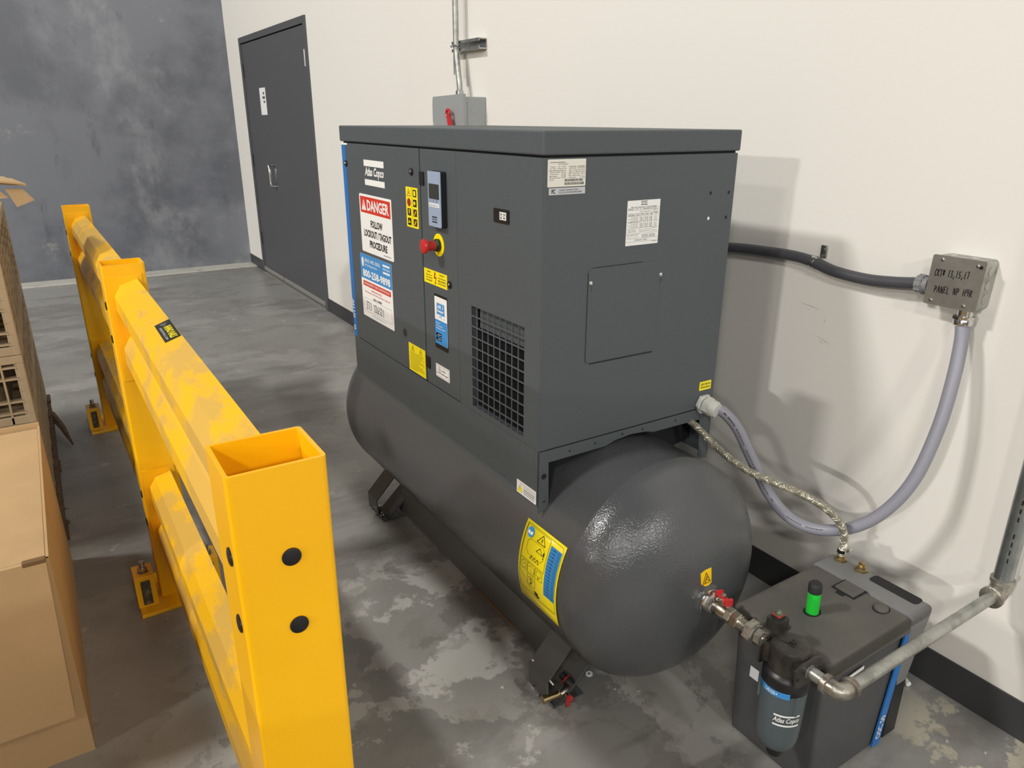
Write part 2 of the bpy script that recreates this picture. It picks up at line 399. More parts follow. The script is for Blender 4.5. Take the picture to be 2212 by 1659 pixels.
for y0_, z0_, y1_, z1_ in ((1.352, 0.885, 1.300, 0.868), (1.340, 0.872, 1.322, 0.866), (1.425, 0.972, 1.345, 0.962), (1.395, 0.958, 1.388, 0.955), (1.332, 0.940, 1.331, 0.926), (0.905, 0.19, 0.897, 0.178), (0.87, 0.185, 0.866, 0.176)):
    mb = MB(); d_ = Vector((0, y1_-y0_, z1_-z0_)); k_ = Vector((0, -d_.z, d_.y)).normalized()*0.0007; p_ = Vector((-0.0004, y0_, z0_)); mb.add([p_-k_*0.3, p_+k_*0.3, p_+d_*0.6+k_, p_+d_, p_+d_*0.6-k_], [(0, 1, 2, 3, 4)]); obj('scuff_mark', mb, mat('scuff_grey', (150, 147, 142), 0.8), wr)
# double door
door = bpy.data.objects.new('door_1', None); COL.objects.link(door); door.location = (0, 6.776, 0); door['kind'] = 'structure'
mb = MB(); mb.box(-0.012, 0.14, 7.712, 7.762, 0, 2.18, 0.002); mb.box(-0.012, 0.14, 5.79, 5.84, 0, 2.18, 0.002); mb.box(-0.012, 0.14, 5.84, 7.712, 2.13, 2.18, 0.002)
obj('door_frame', mb, DOORP, door)
for k, (a, b) in enumerate(((7.026, 7.708), (5.844, 7.020))):
    mb = MB(); mb.box(-0.004+0.004*(k == 0), 0.04, a, b, 0.018, 2.122, 0.002); lf = obj('door_leaf', mb, DOORP, door)
    mb = MB(); mb.box(-0.013, -0.0045, a+0.01, b-0.012, 0.030, 0.068, 0.001); obj('door_sweep', mb, mat('sweep_aluminium', (150, 147, 142), 0.5, 0.3), lf)
    ys = 7.71 if k == 0 else 5.842
    for z in (0.35, 1.10, 1.90):
        hb = MB(); hb.lathe([(0, 0.008), (0.115, 0.008)], (-0.012, ys, z-0.057), (0, 0, 1), 12); obj('hinge', hb, ZINC if (k == 1 and z > 1.5) else DOORP, lf)
    if k == 0:
        pb = MB(); pb.box(-0.0035, -0.0005, 7.045, 7.232, 1.51, 1.735); obj('paper_notice', pb, WHITE, lf, label='white paper notice taped on the door')
        pb = MB()
        for zz, w in ((1.69, 0.05), (1.655, 0.09), (1.62, 0.05)): pb.box(-0.0042, -0.0036, 7.09-w/4, 7.09+w/1.6, zz-0.011, zz+0.009)
        obj('printed_line', pb, GINK, lf)
    if k == 1:
        hb = MB(); hb.tube(catmull([(-0.004, 6.99, 1.09), (-0.05, 6.99, 1.09), (-0.055, 6.97, 1.05), (-0.055, 6.965, 0.96), (-0.05, 6.96, 0.91), (-0.004, 6.955, 0.905)], 5), 0.012, 10)
        hb.box(-0.012, -0.004, 6.93, 7.0, 0.93, 1.06, 0.003)
        obj('pull_handle', hb, ZINC, lf, label='satin steel pull handle')
mb = MB(); mb.box(-0.02, 0.1, 5.84, 7.712, 0, 0.006, 0.002); obj('threshold', mb, mat('threshold_grey', (140, 138, 134), 0.6), door)

# ================================================================ AIR COMPRESSOR
comp = thing('air_compressor', 'charcoal screw air compressor cabinet on its horizontal tank, beside the white wall', 'air compressor', (-0.68, 2.0, 0))
def P(name, mb, m, parent=comp, label=None): return obj(name, mb, m, parent, label=label)
mb = MB(); mb.box(X0+0.03, X1-0.03, Y0+0.03, Y1-0.03, ZB-0.01, ZL-0.004); P('inner_body', mb, CABD)
mb = MB(); mb.box(X0+0.006, X1-0.004, Y0+0.006, Y1-0.006, ZL-0.010, ZL+0.001); P('gasket', mb, CABD)
mb = MB(); mb.box(X0-0.004, X1+0.003, Y0-0.004, Y1+0.004, ZL, ZT, 0.004); P('top_cover', mb, CAB)
def panel(name, y0, y1, z0=ZB+0.002, z1=ZL-0.005, m=CAB, x=X0):
    mb = MB(); mb.box(x, x+0.022, y0, y1, z0, z1, 0.0025); return P(name, mb, m)
door_panel = panel('front_door', 2.0075, 2.5775)
mb = MB(); mb.box(X0-0.001, X0+0.022, 2.5785, Y1, ZB+0.002, ZL-0.012, 0.002); stripe = P('blue_corner_stripe', mb, BLUE, label='blue vertical stripe')
mb = MB(); mb.box(X0-0.0015, X0+0.02, 2.556, Y1+0.001, ZL-0.0115, ZL-0.0055, 0.001); P('white_edge_strip', mb, WHITE)
ctrl_panel = panel('control_panel', 1.7925, 2.0005)
# grille panel
mb = MB()
gy0, gy1, gz0, gz1 = 1.466, 1.7225, 0.737, 1.022
mb.box(X0, X0+0.022, Y0+0.0013, gy0, ZB+0.002, ZL-0.005, 0.0); mb.box(X0, X0+0.022, gy1, 1.7900, ZB+0.002, ZL-0.005, 0.0)
mb.box(X0, X0+0.022, gy0, gy1, ZB+0.002, gz0, 0); mb.box(X0, X0+0.022, gy0, gy1, gz1, ZL-0.005, 0)
vent_panel = P('vent_panel', mb, CAB)
mb = MB()
for i in range(10):
    y = gy0+(gy1-gy0)*i/9; mb.box(X0+0.0002, X0+0.0018, y-0.0018, y+0.0018, gz0, gz1)
for i in range(11):
    z = gz0+(gz1-gz0)*i/10; mb.box(X0+0.0001, X0+0.0017, gy0, gy1, z-0.002, z+0.002)
P('grille', mb, CAB)
mb = MB(); mb.box(X0+0.020, X0+0.024, gy0, gy1-0.012, gz1-0.062, gz1); P('baffle_plate', mb, CAB)
mb = MB()
for i in range(64):
    y = gy0+0.002+(gy1-gy0-0.004)*i/63; mb.box(X0+0.018, X0+0.03, y-0.0006, y+0.0006, gz0, gz1-0.062)
o = P('cooler_fins', mb, CABD); o['kind'] = 'stuff'
# end panel, rear panel, far panel
mb = MB(); mb.box(X0+0.0008, X1, Y0, Y0+0.022, ZB+0.002, ZL-0.005, 0.0025); endp = P('end_panel', mb, CAB)
mb = MB(); mb.box(X1-0.022, X1, Y0+0.023, Y1, ZB+0.002, ZL-0.005, 0.0025); P('rear_panel', mb, CAB)
mb = MB(); mb.box(X0+0.023, X1-0.023, Y1-0.022, Y1, ZB+0.002, ZL-0.005, 0.0025); P('far_end_panel', mb, CAB)
# base frame
mb = MB(); mb.box(X0, X0+0.003, Y0, Y1, 0.572, ZB, 0.001); skirt = P('front_skirt', mb, CAB)
mb = MB(); mb.box(X1-0.003, X1, Y0, Y1, 0.572, ZB, 0.001); P('rear_skirt', mb, CAB)
prof = [(X0, 0.556), (X0, ZB), (X1, ZB), (X1, 0.560), (-0.396, 0.570), (-0.405, 0.690), (-0.58, 0.692), (-0.605, 0.699), (-0.66, 0.704), (-0.715, 0.699), (-0.745, 0.690), (-0.924, 0.690), (-0.921, 0.580), (-0.928, 0.560)]
mb = MB(); mb.prism(prof, FS, -0.003, 0.0); endf = P('end_frame', mb, CAB)
for u, v in ((-0.86, 0.705), (-0.78, 0.7065), (-0.69, 0.7115), (-0.62, 0.709), (-0.50, 0.707), (-0.935, 0.585)): obj('fixing_hole', MB().prism(circ(u, v, 0.0028, 10), FS, 0.0, 0.0006), CABD, endf)
obj('fixing_hole', MB().prism(circ(-0.937, 0.655, 0.0075, 16), FS, 0.0, 0.0006), CABD, endf)
for pg in ([(X0+0.004, 0.60), (X0+0.004, 0.69), (-0.745, 0.69), (-0.80, 0.66), (-0.90, 0.58)], [(X1-0.004, 0.60), (X1-0.004, 0.69), (-0.60, 0.69), (-0.56, 0.66), (-0.47, 0.58)]):
    mb = MB(); mb.prism(pg, lambda u, v, n: (u, 1.47+n, v), 0, 0.003); P('saddle_plate', mb, CABD)
mb = MB(); mb.box(X0+0.004, X1-0.004, Y0+0.004, Y1-0.004, 0.704, 0.712); P('floor_pan', mb, CABD)

# tank
TX, TZ, TR, TY0, TY1, TD = -0.683, 0.394, 0.300, 1.249, 2.668, 0.175
mb = MB(); prf = []
K = 22
for i in range(K+1):
    a = PI/2*i/K; prf.append((-TD*math.cos(a), TR*math.sin(a) if i else 0.002))
prf += [(0.004, TR+0.0006), (0.007, TR-0.0006), (0.7, TR-0.0006), (1.412, TR-0.0006), (1.415, TR+0.0006)]
for i in range(K, -1, -1):
    a = PI/2*i/K; prf.append((1.419+TD*math.cos(a), TR*math.sin(a) if i else 0.002))
mb.lathe(prf, (TX, TY0, TZ), (0, 1, 0), 96); tank = P('air_tank', mb, TANKM)
# long plate below the tank between the feet
mb = MB(); mb.prism([(-0.861, 0.014), (-0.856, 0.014), (-0.842, 0.175), (-0.847, 0.18)], lambda u, v, n: (u, n, v), 1.407, 2.50); P('belly_plate', mb, FRAMEM)
mb = MB(); mb.prism([(-0.8645, 0.008), (-0.860, 0.008), (-0.860, 0.013), (-0.8625, 0.015)], lambda u, v, n: (u, n, v), 1.64, 1.87); P('loose_lip', mb, CARDE)
# feet: bent straps welded under the tank
def foot(yc, sg):
    F = lambda u, v, n: (TX-u*sg, yc+n, v)
    t_ = 0.005
    cl_ = [(0.205, 0.185), (0.286, 0.100), (0.284, 0.040), (0.262, 0.004), (0.165, 0.004)]
    mb = MB()
    for (a, b), (c, d) in zip(cl_[:-1], cl_[1:]):
        L_ = math.hypot(c-a, d-b); nx, nz = -(d-b)/L_*t_/2, (c-a)/L_*t_/2; ex, ez = (c-a)/L_*0.001, (d-b)/L_*0.001
        mb.prism([(a+nx-ex, max(0, b+nz-ez)), (c+nx+ex, max(0, d+nz+ez)), (c-nx+ex, max(0, d-nz+ez)), (a-nx-ex, max(0, b-nz-ez))], F, -0.043, 0.043)
    o = P('tank_foot', mb, FRAMEM)
    mb = MB(); mb.prism([(0.105, 0.13), (0.111, 0.133), (0.246, 0.008), (0.236, 0.008)], F, -0.043, 0.043); obj('inner_brace', mb, FRAMEM, o)
    mb = MB(); mb.hex((TX-0.258*sg, yc+0.005, 0.007), (0, 0, 1), 0.011, 0.010); mb.lathe([(0, 0.006), (0.042, 0.006)], (TX-0.258*sg, yc+0.005, 0.007), (0, 0, 1), 12); mb.lathe([(0, 0.016), (0.002, 0.016)], (TX-0.258*sg, yc+0.005, 0.0065), (0, 0, 1), 16)
    obj('anchor_bolt', mb, ZINC, o)
    mb = MB(); mb.hex((TX-0.287*sg, yc+0.010, 0.045), (-sg, 0, 0), 0.0075, 0.009); obj('side_bolt', mb, CHROM, o)
    return o
for yc in (1.362, 2.50):
    foot(yc, 1); foot(yc, -1)

# ---- labels and fittings on the cabinet front
def script_logo(L, ck, a0, b0, a1, b1):
    """two bars with the script name between; fractions of a label"""
    h = b1-b0
    L.R(ck, a0, b0, a1, b0+h*0.22); L.R(ck, a0+0.0, b1-h*0.22, a1, b1)
    L.T(ck, 'Atlas Copco', a0, b0+h*0.30, a1, b0+h*0.72, shear=0.25, bold=0.02)
# name logo directly on the door
mb = MB()
rect(mb, FF, -2.414, 1.337, -2.252, 1.3565); rect(mb, FF, -2.412, 1.278, -2.251, 1.2965)
text(mb, FF, 'Atlas Copco', -2.408, 1.2995, -2.254, 1.3345, shear=0.22, bold=0.032)
obj('name_logo', mb, WHITE, door_panel)
# danger sign
L = LBL('danger_sign', door_panel.parent, FF, -2.4725, 1.0565, -2.2095, 1.2475, WHITE, 0.006)
L.R('r', 0.03, 0.04, 0.965, 0.315)
L.T('w', 'DANGER', 0.25, 0.085, 0.92, 0.27, bold=0.03)
L.P('w', [(0.07, 0.27), (0.145, 0.08), (0.22, 0.27)], 0.0014)
L.R('r2', 0.137, 0.13, 0.153, 0.215, 0.0016); L.R('r2', 0.137, 0.232, 0.153, 0.252, 0.0016)
L.T('k', 'FOLLOW', 0.335, 0.42, 0.705, 0.545, bold=0.035)
L.T('k', 'LOCKOUT / TAGOUT', 0.10, 0.595, 0.955, 0.72, bold=0.035)
L.T('k', 'PROCEDURE', 0.27, 0.77, 0.82, 0.895, bold=0.035)
L.R('k', 0.70, 0.945, 0.92, 0.955)
L.done({'r': RED, 'w': WHITE, 'k': INK, 'r2': RED}, {'r': 'red_header', 'r2': 'exclamation_mark'})
# service sticker
L = LBL('service_sticker', comp, FF, -2.4995, 0.8265, -2.2345, 1.0455, WHITE, 0.003)
L.R('b', 0, 0, 1, 0.385)
L.T('w', 'SERVICE - PARTS - RENTAL', 0.15, 0.06, 0.66, 0.115); L.T('w', '24 Hour Emergency Service', 0.15, 0.14, 0.55, 0.185)
L.P('w', [(0.05, 0.07), (0.10, 0.05), (0.12, 0.10), (0.105, 0.20), (0.06, 0.19), (0.05, 0.13)], 0.0014)
L.T('w', '800-258-9898', 0.07, 0.235, 0.95, 0.355, bold=0.032)
L.R('w', 0.74, 0.045, 0.95, 0.075, 0.0014); L.R('w', 0.74, 0.155, 0.95, 0.185, 0.0014); L.T('w', 'Atlas Copco', 0.74, 0.09, 0.95, 0.14, shear=0.2)
L.R('r', 0.06, 0.42, 0.95, 0.50); L.T('w', 'THIS EQUIPMENT STARTS AUTOMATICALLY', 0.09, 0.44, 0.92, 0.482)
L.T('r', 'IMPORTANT NOTICE', 0.33, 0.53, 0.66, 0.56, bold=0.0); L.T('r', 'Follow lockout procedure before maintenance or repair work', 0.10, 0.575, 0.92, 0.61, bold=0.0)
L.T('k', 'SERIAL NUMBER', 0.37, 0.65, 0.65, 0.685)
L.O('g', [(0.06, 0.70), (0.95, 0.70), (0.95, 0.91), (0.06, 0.91)], 0.0008)
handwrite(L.mb('k'), FF, 'ITJ 726321', *L.uv(0.12, 0.87), *L.uv(0.72, 0.75), w=0.0024, n=0.0016)
L.T('b', 'www.atlascopco.us', 0.30, 0.935, 0.75, 0.96, bold=0.0)
L.done({'b': SKY, 'w': WHITE, 'r': RED, 'k': INK, 'g': GINK}, {'b': 'blue_header', 'r': 'red_band', 'g': 'number_box'})
# pictogram strips
L = LBL('warning_pictograms', comp, FF, -2.099, 1.1815, -2.0205, 1.2955, YEL, 0.002)
L.R('k', 0.49, 0.02, 0.51, 0.98)
for c in (0.25, 0.75):
    for r in range(4):
        b0 = 0.05+r*0.24; w = 0.15
        if c < 0.5 and r == 0: L.O('d', [(c-w, b0+0.17), (c, b0), (c+w, b0+0.17)], 0.0016); L.R('d', c-0.02, b0+0.07, c+0.03, b0+0.13)
        elif c < 0.5 and r == 1: L.P('d', [(c+w*1.05*math.cos(t*PI/8), b0+0.09+0.105*math.sin(t*PI/8)) for t in range(16)])
        else: L.R('k', c-w, b0, c+w, b0+0.18)
        if c > 0.5 and r == 0: L.R('y', c-0.08, b0+0.03, c+0.08, b0+0.15, 0.0015)
        if c > 0.5 and r == 1: L.P('y', [(c-0.02+0.08*math.cos(t*PI/6), b0+0.09+0.05*math.sin(t*PI/6)) for t in range(12)], 0.0015)
        if c < 0.5 and r == 2: L.P('y', [(c-0.02, b0+0.02), (c+0.06, b0+0.02), (c+0.02, b0+0.08), (c+0.06, b0+0.08), (c-0.05, b0+0.17), (c-0.01, b0+0.10), (c-0.05, b0+0.10)], 0.0015)
        if c < 0.5 and r == 3: L.R('y', c-0.09, b0+0.09, c+0.09, b0+0.12, 0.0015); L.P('y', [(c-0.04, b0+0.05), (c+0.04, b0+0.05), (c, b0+0.09)], 0.0015)
        if c > 0.5 and r >= 2:
            L.P('d', [(c-0.09, b0+0.02), (c-0.04, b0+0.02), (c+0.10, b0+0.16), (c+0.05, b0+0.16)], 0.0015)
            L.P('y', [(c+0.06, b0+0.03), (c+0.10, b0+0.05), (c-0.05, b0+0.16), (c-0.09, b0+0.15)], 0.0016)
L.done({'k': INK, 'd': DRED, 'y': YEL}, {'k': 'pictogram', 'd': 'red_pictogram', 'y': 'yellow_pictogram'})
L = LBL('voltage_label', comp, FF, -1.9955, 1.0355, -1.8535, 1.0765, YEL, 0.001)
L.P('d', [(0.47, 0.08), (0.52, 0.10), (0.49, 0.42), (0.56, 0.40), (0.51, 0.78), (0.54, 0.80), (0.50, 0.95), (0.47, 0.78), (0.49, 0.77), (0.52, 0.50), (0.44, 0.55)])
L.T('k', 'WARNING', 0.14, 0.12, 0.30, 0.22)
L.T('k', 'ATTENTION', 0.68, 0.12, 0.88, 0.22)
for i, (s, t) in enumerate((('Disconnect power', 'Couper l\'alimentation'), ('before opening', 'avant ouverture'), ('the cabinet', 'de l\'armoire'))):
    L.T('k', s, 0.09, 0.34+i*0.18, 0.36, 0.46+i*0.18); L.T('k', t, 0.62, 0.34+i*0.18, 0.95, 0.46+i*0.18)
L.done({'k': INK, 'd': DRED}, {'d': 'lightning_bolt'})
# app label in its black recess
plate('label_recess', comp, FF, -1.9365, 0.852, -1.856, 1.0125, BLACK, 0.006, 0.0010)
L = LBL('app_label', comp, lambda u, v, n: FF(u, v, n+0.001), -1.9325, 0.866, -1.8575, 1.0055, WHITE, 0.003)
L.R('b', 0, 0.48, 1, 1)
L.P('b', [L_ for L_ in [(0.20, 0.13), (0.78, 0.13), (0.82, 0.36), (0.16, 0.36)]])
L.T('w', 'AIR', 0.23, 0.16, 0.56, 0.235, bold=0.03); L.T('w', 'keeper', 0.22, 0.25, 0.76, 0.33, bold=0.03); L.T('w', ')', 0.62, 0.15, 0.72, 0.24)
L.O('b', [(0.18, 0.12), (0.80, 0.12), (0.80, 0.43), (0.18, 0.43)], 0.0008); L.T('b', 'xxx', 0.36, 0.375, 0.62, 0.405)
for i, s in enumerate(('Keep your', 'G air compressor', 'always at hand!')): L.T('w', s, 0.08, 0.53+i*0.055, 0.42+0.2*i, 0.567+i*0.055)
L.R('k', 0.07, 0.76, 0.52, 0.83); L.R('k', 0.07, 0.85, 0.52, 0.92); L.T('w', 'App Store', 0.2, 0.775, 0.5, 0.815, n=0.0017); L.T('w', 'Google Play', 0.2, 0.865, 0.5, 0.905, n=0.0017)
L.done({'b': SKY, 'w': WHITE, 'k': INK}, {'b': 'blue_print', 'k': 'store_badge'})
L = LBL('approval_label', comp, FF, -1.9385, 0.7625, -1.8535, 0.8015, WHITE, 0.001)
L.O('k', [(0.05, 0.10), (0.95, 0.10), (0.95, 0.90), (0.05, 0.90)], 0.0007)
L.O('k', [(0.28+0.10*math.cos(t*PI/8), 0.38+0.2*math.sin(t*PI/8)) for t in range(16)], 0.0008); L.T('k', 'UL', 0.24, 0.30, 0.33, 0.46); L.T('k', 'LISTED', 0.45, 0.32, 0.72, 0.44)
L.T('k', 'AIR-COOLED COMPRESSOR ASSEMBLY', 0.10, 0.60, 0.90, 0.70)
L.done({'k': INK}, {})
L = LBL('caution_text_label', comp, FF, -2.127, 0.7285, -2.0095, 0.8185, YEL, 0.001)
for c in (0.26, 0.74):
    L.O('k', [(c-0.09, 0.24), (c, 0.05), (c+0.09, 0.24)], 0.0011); L.R('k', c-0.012, 0.11, c+0.012, 0.20)
for i in range(11):
    L.R('k', 0.08, 0.30+i*0.06, (0.9, 0.82, 0.93, 0.7, 0.88, 0.93, 0.6, 0.85, 0.9, 0.93, 0.5)[i], 0.315+i*0.06)
L.done({'k': INK}, {'k': 'printed_text'})
# blue stripe lettering, reading upwards
mb = MB(); text(mb, FF, 'G11FF', -2.604, 0.792, -2.586, 0.862, n=0.002, bold=0.03, rot=90)
mb.add([FF(u, v, 0.002) for u, v in circ(-2.595, 0.757, 0.0095, 20)], [tuple(range(20))]); obj('model_lettering', mb, WHITE, stripe)
mb = MB(); rect(mb, FF, -2.597, 0.751, -2.593, 0.763, 0.0025); rect(mb, FF, -2.601, 0.755, -2.589, 0.759, 0.0025); obj('emblem', mb, BLUE, stripe)
# controller
ct = MB(); ct.prism(rrect(-1.917, 1.206, -1.844, 1.350, 0.004), FF, 0, 0.0165); ctrl = P('controller', ct, BLACK)
plate('face_plate', ctrl, lambda u, v, n: FF(u, v, n+0.0165), -1.917, 1.206, -1.844, 1.350, CTRL, 0.004, 0.002)
FC = lambda u, v, n: FF(u, v, n+0.0185)
mb = MB(); rect(mb, FC, -1.9105, 1.279, -1.852, 1.318, 0.001); obj('display', mb, mat('lcd_dark', (52, 58, 56), 0.2), ctrl)
for i in range(4):
    mb = MB(); mb.prism(rrect(-1.911+i*0.0158, 1.2575, -1.899+i*0.0158, 1.2675, 0.001), FC, 0, 0.0018); obj('key', mb, WHITE, ctrl)
mb = MB()
for i, s in enumerate('=^v<'): text(mb, FC, s, -1.908+i*0.0158, 1.2605, -1.902+i*0.0158, 1.2645, n=0.0025)
for i, s in enumerate('XAs'): text(mb, FC, s, -1.905+i*0.018, 1.271, -1.901+i*0.018, 1.277, n=0.001)
rect(mb, FC, -1.895, 1.2305, -1.866, 1.2335); rect(mb, FC, -1.895, 1.2175, -1.866, 1.2205); text(mb, FC, 'Atlas Copco', -1.895, 1.2222, -1.866, 1.2290, shear=0.2, n=0.001)
obj('key_symbols', mb, INK, ctrl)
# emergency stop
mb = MB(); mb.lathe([(0, 0.0312), (0.0012, 0.0312)], (X0-0.0003, 1.897, 1.1535), (-1, 0, 0), 36); es = P('emergency_stop', mb, mat('stop_yellow', (252, 226, 0), 0.4), label='yellow ringed emergency stop button')
mb = MB(); mb.lathe([(0.001, 0.0175), (0.010, 0.0175), (0.013, 0.015)], (X0, 1.897, 1.1535), (-1, 0, 0), 28); obj('collar', mb, BLACK, es)
mb = MB(); mb.lathe([(0.012, 0.0145), (0.016, 0.0145)], (X0, 1.897, 1.1535), (-1, 0, 0), 28); obj('green_ring', mb, mat('dark_green', (30, 92, 66), 0.5), es)
mb = MB(); mb.lathe([(0.015, 0.0135), (0.034, 0.0135), (0.038, 0.016), (0.041, 0.020), (0.046, 0.0205), (0.050, 0.018), (0.052, 0.010), (0.0525, 0.001)], (X0, 1.897, 1.1535), (-1, 0, 0), 32); obj('push_button', mb, REDP, es)
# hour meter
mb = MB(); mb.prism(rrect(-1.6015, 1.2505, -1.5345, 1.2825, 0.003), FF, 0, 0.003); gm = P('pressure_display', mb, BLACK)
mb = MB(); rect(mb, FF, -1.5735, 1.258, -1.544, 1.276, 0.0034); obj('display_window', mb, WHITE, gm)
mb = MB()
for i in range(2):
    for j in range(2): text(mb, FF, '80'[j]+'A', -1.571+i*0.0145, 1.26+j*0.0085, -1.561+i*0.0145, 1.2655+j*0.0085, n=0.0038)
line(mb, FF, (-1.5735, 1.267), (-1.544, 1.267), 0.0006, 0.0038); obj('display_digits', mb, INK, gm)
# latches, hole, hinges
for y, z in ((2.574, 1.337), (2.055, 1.339), (1.838, 1.054)):
    mb = MB(); mb.lathe([(0, 0.0105), (0.0035, 0.0105), (0.005, 0.0085)], (X0, y, z), (-1, 0, 0), 24); lt = P('quarter_turn_latch', mb, BLACK)
    mb = MB(); mb.lathe([(0.005, 0.0042), (0.006, 0.003)], (X0, y, z), (-1, 0, 0), 4); obj('latch_key', mb, ZINC, lt)
mb = MB(); mb.lathe([(0, 0.0135), (0.0006, 0.0135)], (X0-0.0001, 2.152, 0.842), (-1, 0, 0), 24); P('finger_hole', mb, mat('hole_grey', (40, 41, 42), 0.8))
for z in (1.325, 0.79):
    mb = MB(); mb.box(X0-0.004, X0+0.006, 1.975, 2.002, z-0.018, z+0.018, 0.001); P('door_hinge', mb, BLACK)
# skirt sticker
L = LBL('skirt_sticker', comp, FF, -1.494, 0.578, -1.4075, 0.6135, WHITE, 0.001)
L.P('y', [(0.05, 0.88), (0.18, 0.30), (0.31, 0.88)]); L.O('k', [(0.05, 0.88), (0.18, 0.30), (0.31, 0.88)], 0.0006); L.R('k', 0.17, 0.48, 0.195, 0.70)
L.T('g', 'WARNING: Cancer and Reproductive Harm', 0.18, 0.12, 0.94, 0.20, bold=0.0)
L.T('g', 'www.P65Warnings.ca.gov', 0.36, 0.26, 0.92, 0.34, bold=0.0)
for r in range(3):
    for i in range(26): L.R('g', 0.36+i*0.0225, 0.44+r*0.17, 0.36+i*0.0225+0.012, 0.55+r*0.17)
L.done({'y': YEL, 'k': INK, 'g': GINK}, {'y': 'warning_triangle', 'g': 'fine_print'})

# ---- labels on the end panel
L = LBL('rating_plate', comp, FS, -0.9445, 1.3430, -0.8430, 1.4000, mat('plate_cream', (222, 220, 210), 0.4), 0.002)
L.T('k', 'ATLAS COPCO AIRPOWER n.v.', 0.05, 0.09, 0.47, 0.13); L.T('k', 'B-2610 Wilrijk Belgium', 0.26, 0.16, 0.52, 0.195)
rows = [('Type   G 11FF', 'Product No.  8153689891'), ('Year  2022    Weight  497  kg', 'Serial No.  ITJ726321'),
        ('Motor / Moteur / Motor / Motormotor', '230  V 3  Ph 60  Hz 11 kW'), ('Compressor / Compresseur / Kompressor', '230  V 3  Ph 60  Hz 15'),
        ('Working Pressure        128  PSIG', 'Max. outlet temp.  130  F'), ('Max. Pressure           132  PSIG', 'Max. ambient temp.  115  F'), ('Refrigerant Type   R-134a', 'Quantity      0.7 kg'), ('Made in Italy', '')]
for i, (s, t) in enumerate(rows):
    b = 0.25+i*0.067
    L.T('k', s, 0.05, b, 0.16 if i == 7 else 0.47, b+0.04, bold=0.005)
    if t: L.T('k', t, 0.55, b, 0.97, b+0.04, bold=0.005)
x = 0.44
for r in range(2):
    x = 0.44-0.0*r
    while x < 0.93+0.03*r:
        w = random.choice((0.004, 0.006, 0.010)); L.R('k', x, 0.72+r*0.125, x+w, 0.815+r*0.125); x += w+random.choice((0.004, 0.006))
L.done({'k': INK}, {})
L = LBL('transmitter_label', comp, FS, -0.9405, 1.3265, -0.8430, 1.3410, SILV, 0.001)
L.T('k', 'FC', 0.07, 0.18, 0.17, 0.82, bold=0.03); L.T('k', 'Contains Transmitter Module', 0.27, 0.18, 0.80, 0.42, bold=0.0); L.T('k', 'FCC ID: 2ACTZ-ESP32WROVERIE', 0.27, 0.55, 0.90, 0.80, bold=0.0)
L.done({'k': INK}, {})
L = LBL('electrical_data_label', comp, FS, -0.7170, 1.1995, -0.6155, 1.3035, WHITE, 0.0005)
L.R('k', 0.40, 0.02, 0.60, 0.035); L.R('k', 0.40, 0.095, 0.60, 0.11); L.T('k', 'Atlas Copco', 0.41, 0.045, 0.59, 0.085, shear=0.2)
L.T('k', 'Atlas Copco Airpower n.v., Antwerp, Belgium', 0.10, 0.135, 0.90, 0.165)
L.T('g', 'PHASE       3', 0.03, 0.18, 0.30, 0.205, bold=0); L.T('g', 'FREQUENCY, Hz  60', 0.48, 0.18, 0.88, 0.205, bold=0)
L.T('g', 'multi voltage version', 0.41, 0.24, 0.72, 0.27, bold=0); L.T('g', '575 V', 0.80, 0.22, 0.92, 0.245, bold=0); L.T('g', 'version', 0.79, 0.26, 0.94, 0.285, bold=0)
L.T('g', '208    230    460     575', 0.42, 0.30, 0.92, 0.325, bold=0); L.T('g', 'VOLTAGE   +/-10%', 0.03, 0.30, 0.36, 0.325, bold=0)
for r, (nm, b0) in enumerate((('TOTAL FLA    (A)', 0.335), ('LARGEST MOTOR FLA (A)', 0.475))):
    L.T('g', nm, 0.03, b0, 0.36, b0+0.022, bold=0); L.T('g', 'Type', 0.03, b0+0.065, 0.11, b0+0.09, bold=0)
    for i in range(4):
        L.T('g', ('G 5', 'G 7', 'G 11', 'G 15')[i]+' '+('FF 145', 'FF 125', 'FF 132', 'FF 102')[i], 0.15, b0+0.03+i*0.026, 0.33, b0+0.048+i*0.026, bold=0)
        L.T('g', '38.%d   %d.4   %d.8    %d.2' % (i+1, 30+i*4, 18+i*2, 14+i), 0.41, b0+0.03+i*0.026, 0.92, b0+0.048+i*0.026, bold=0)
L.T('g', 'SHORT CIRCUIT', 0.03, 0.64, 0.29, 0.66, bold=0); L.T('g', 'CURRENT RATING', 0.03, 0.68, 0.30, 0.70, bold=0)
L.T('g', '5kA rms symmetrical', 0.41, 0.64, 0.74, 0.66, bold=0); L.T('g', '208-230-460V max.', 0.41, 0.68, 0.72, 0.70, bold=0); L.T('g', '5kA rms', 0.80, 0.62, 0.93, 0.64, bold=0); L.T('g', '575V max.', 0.79, 0.68, 0.95, 0.70, bold=0)
L.T('g', 'FIELD WIRING DIAGRAM', 0.03, 0.755, 0.38, 0.775, bold=0); L.T('g', 'Type  G 5 - G 11 FF', 0.03, 0.80, 0.36, 0.82, bold=0); L.T('g', '9820304801  9820304802', 0.48, 0.77, 0.90, 0.795, bold=0); L.T('g', '9820304803  9820304804', 0.48, 0.81, 0.90, 0.83, bold=0)
L.T('k', 'Enclosure Type 1', 0.28, 0.865, 0.68, 0.905, bold=0.0); L.R('g', 0.80, 0.935, 0.97, 0.945)
for b in (0.175, 0.212, 0.29, 0.333, 0.47, 0.61, 0.735, 0.845, 0.92): L.Ln('g', 0.02, b, 0.98, b, 0.0004)
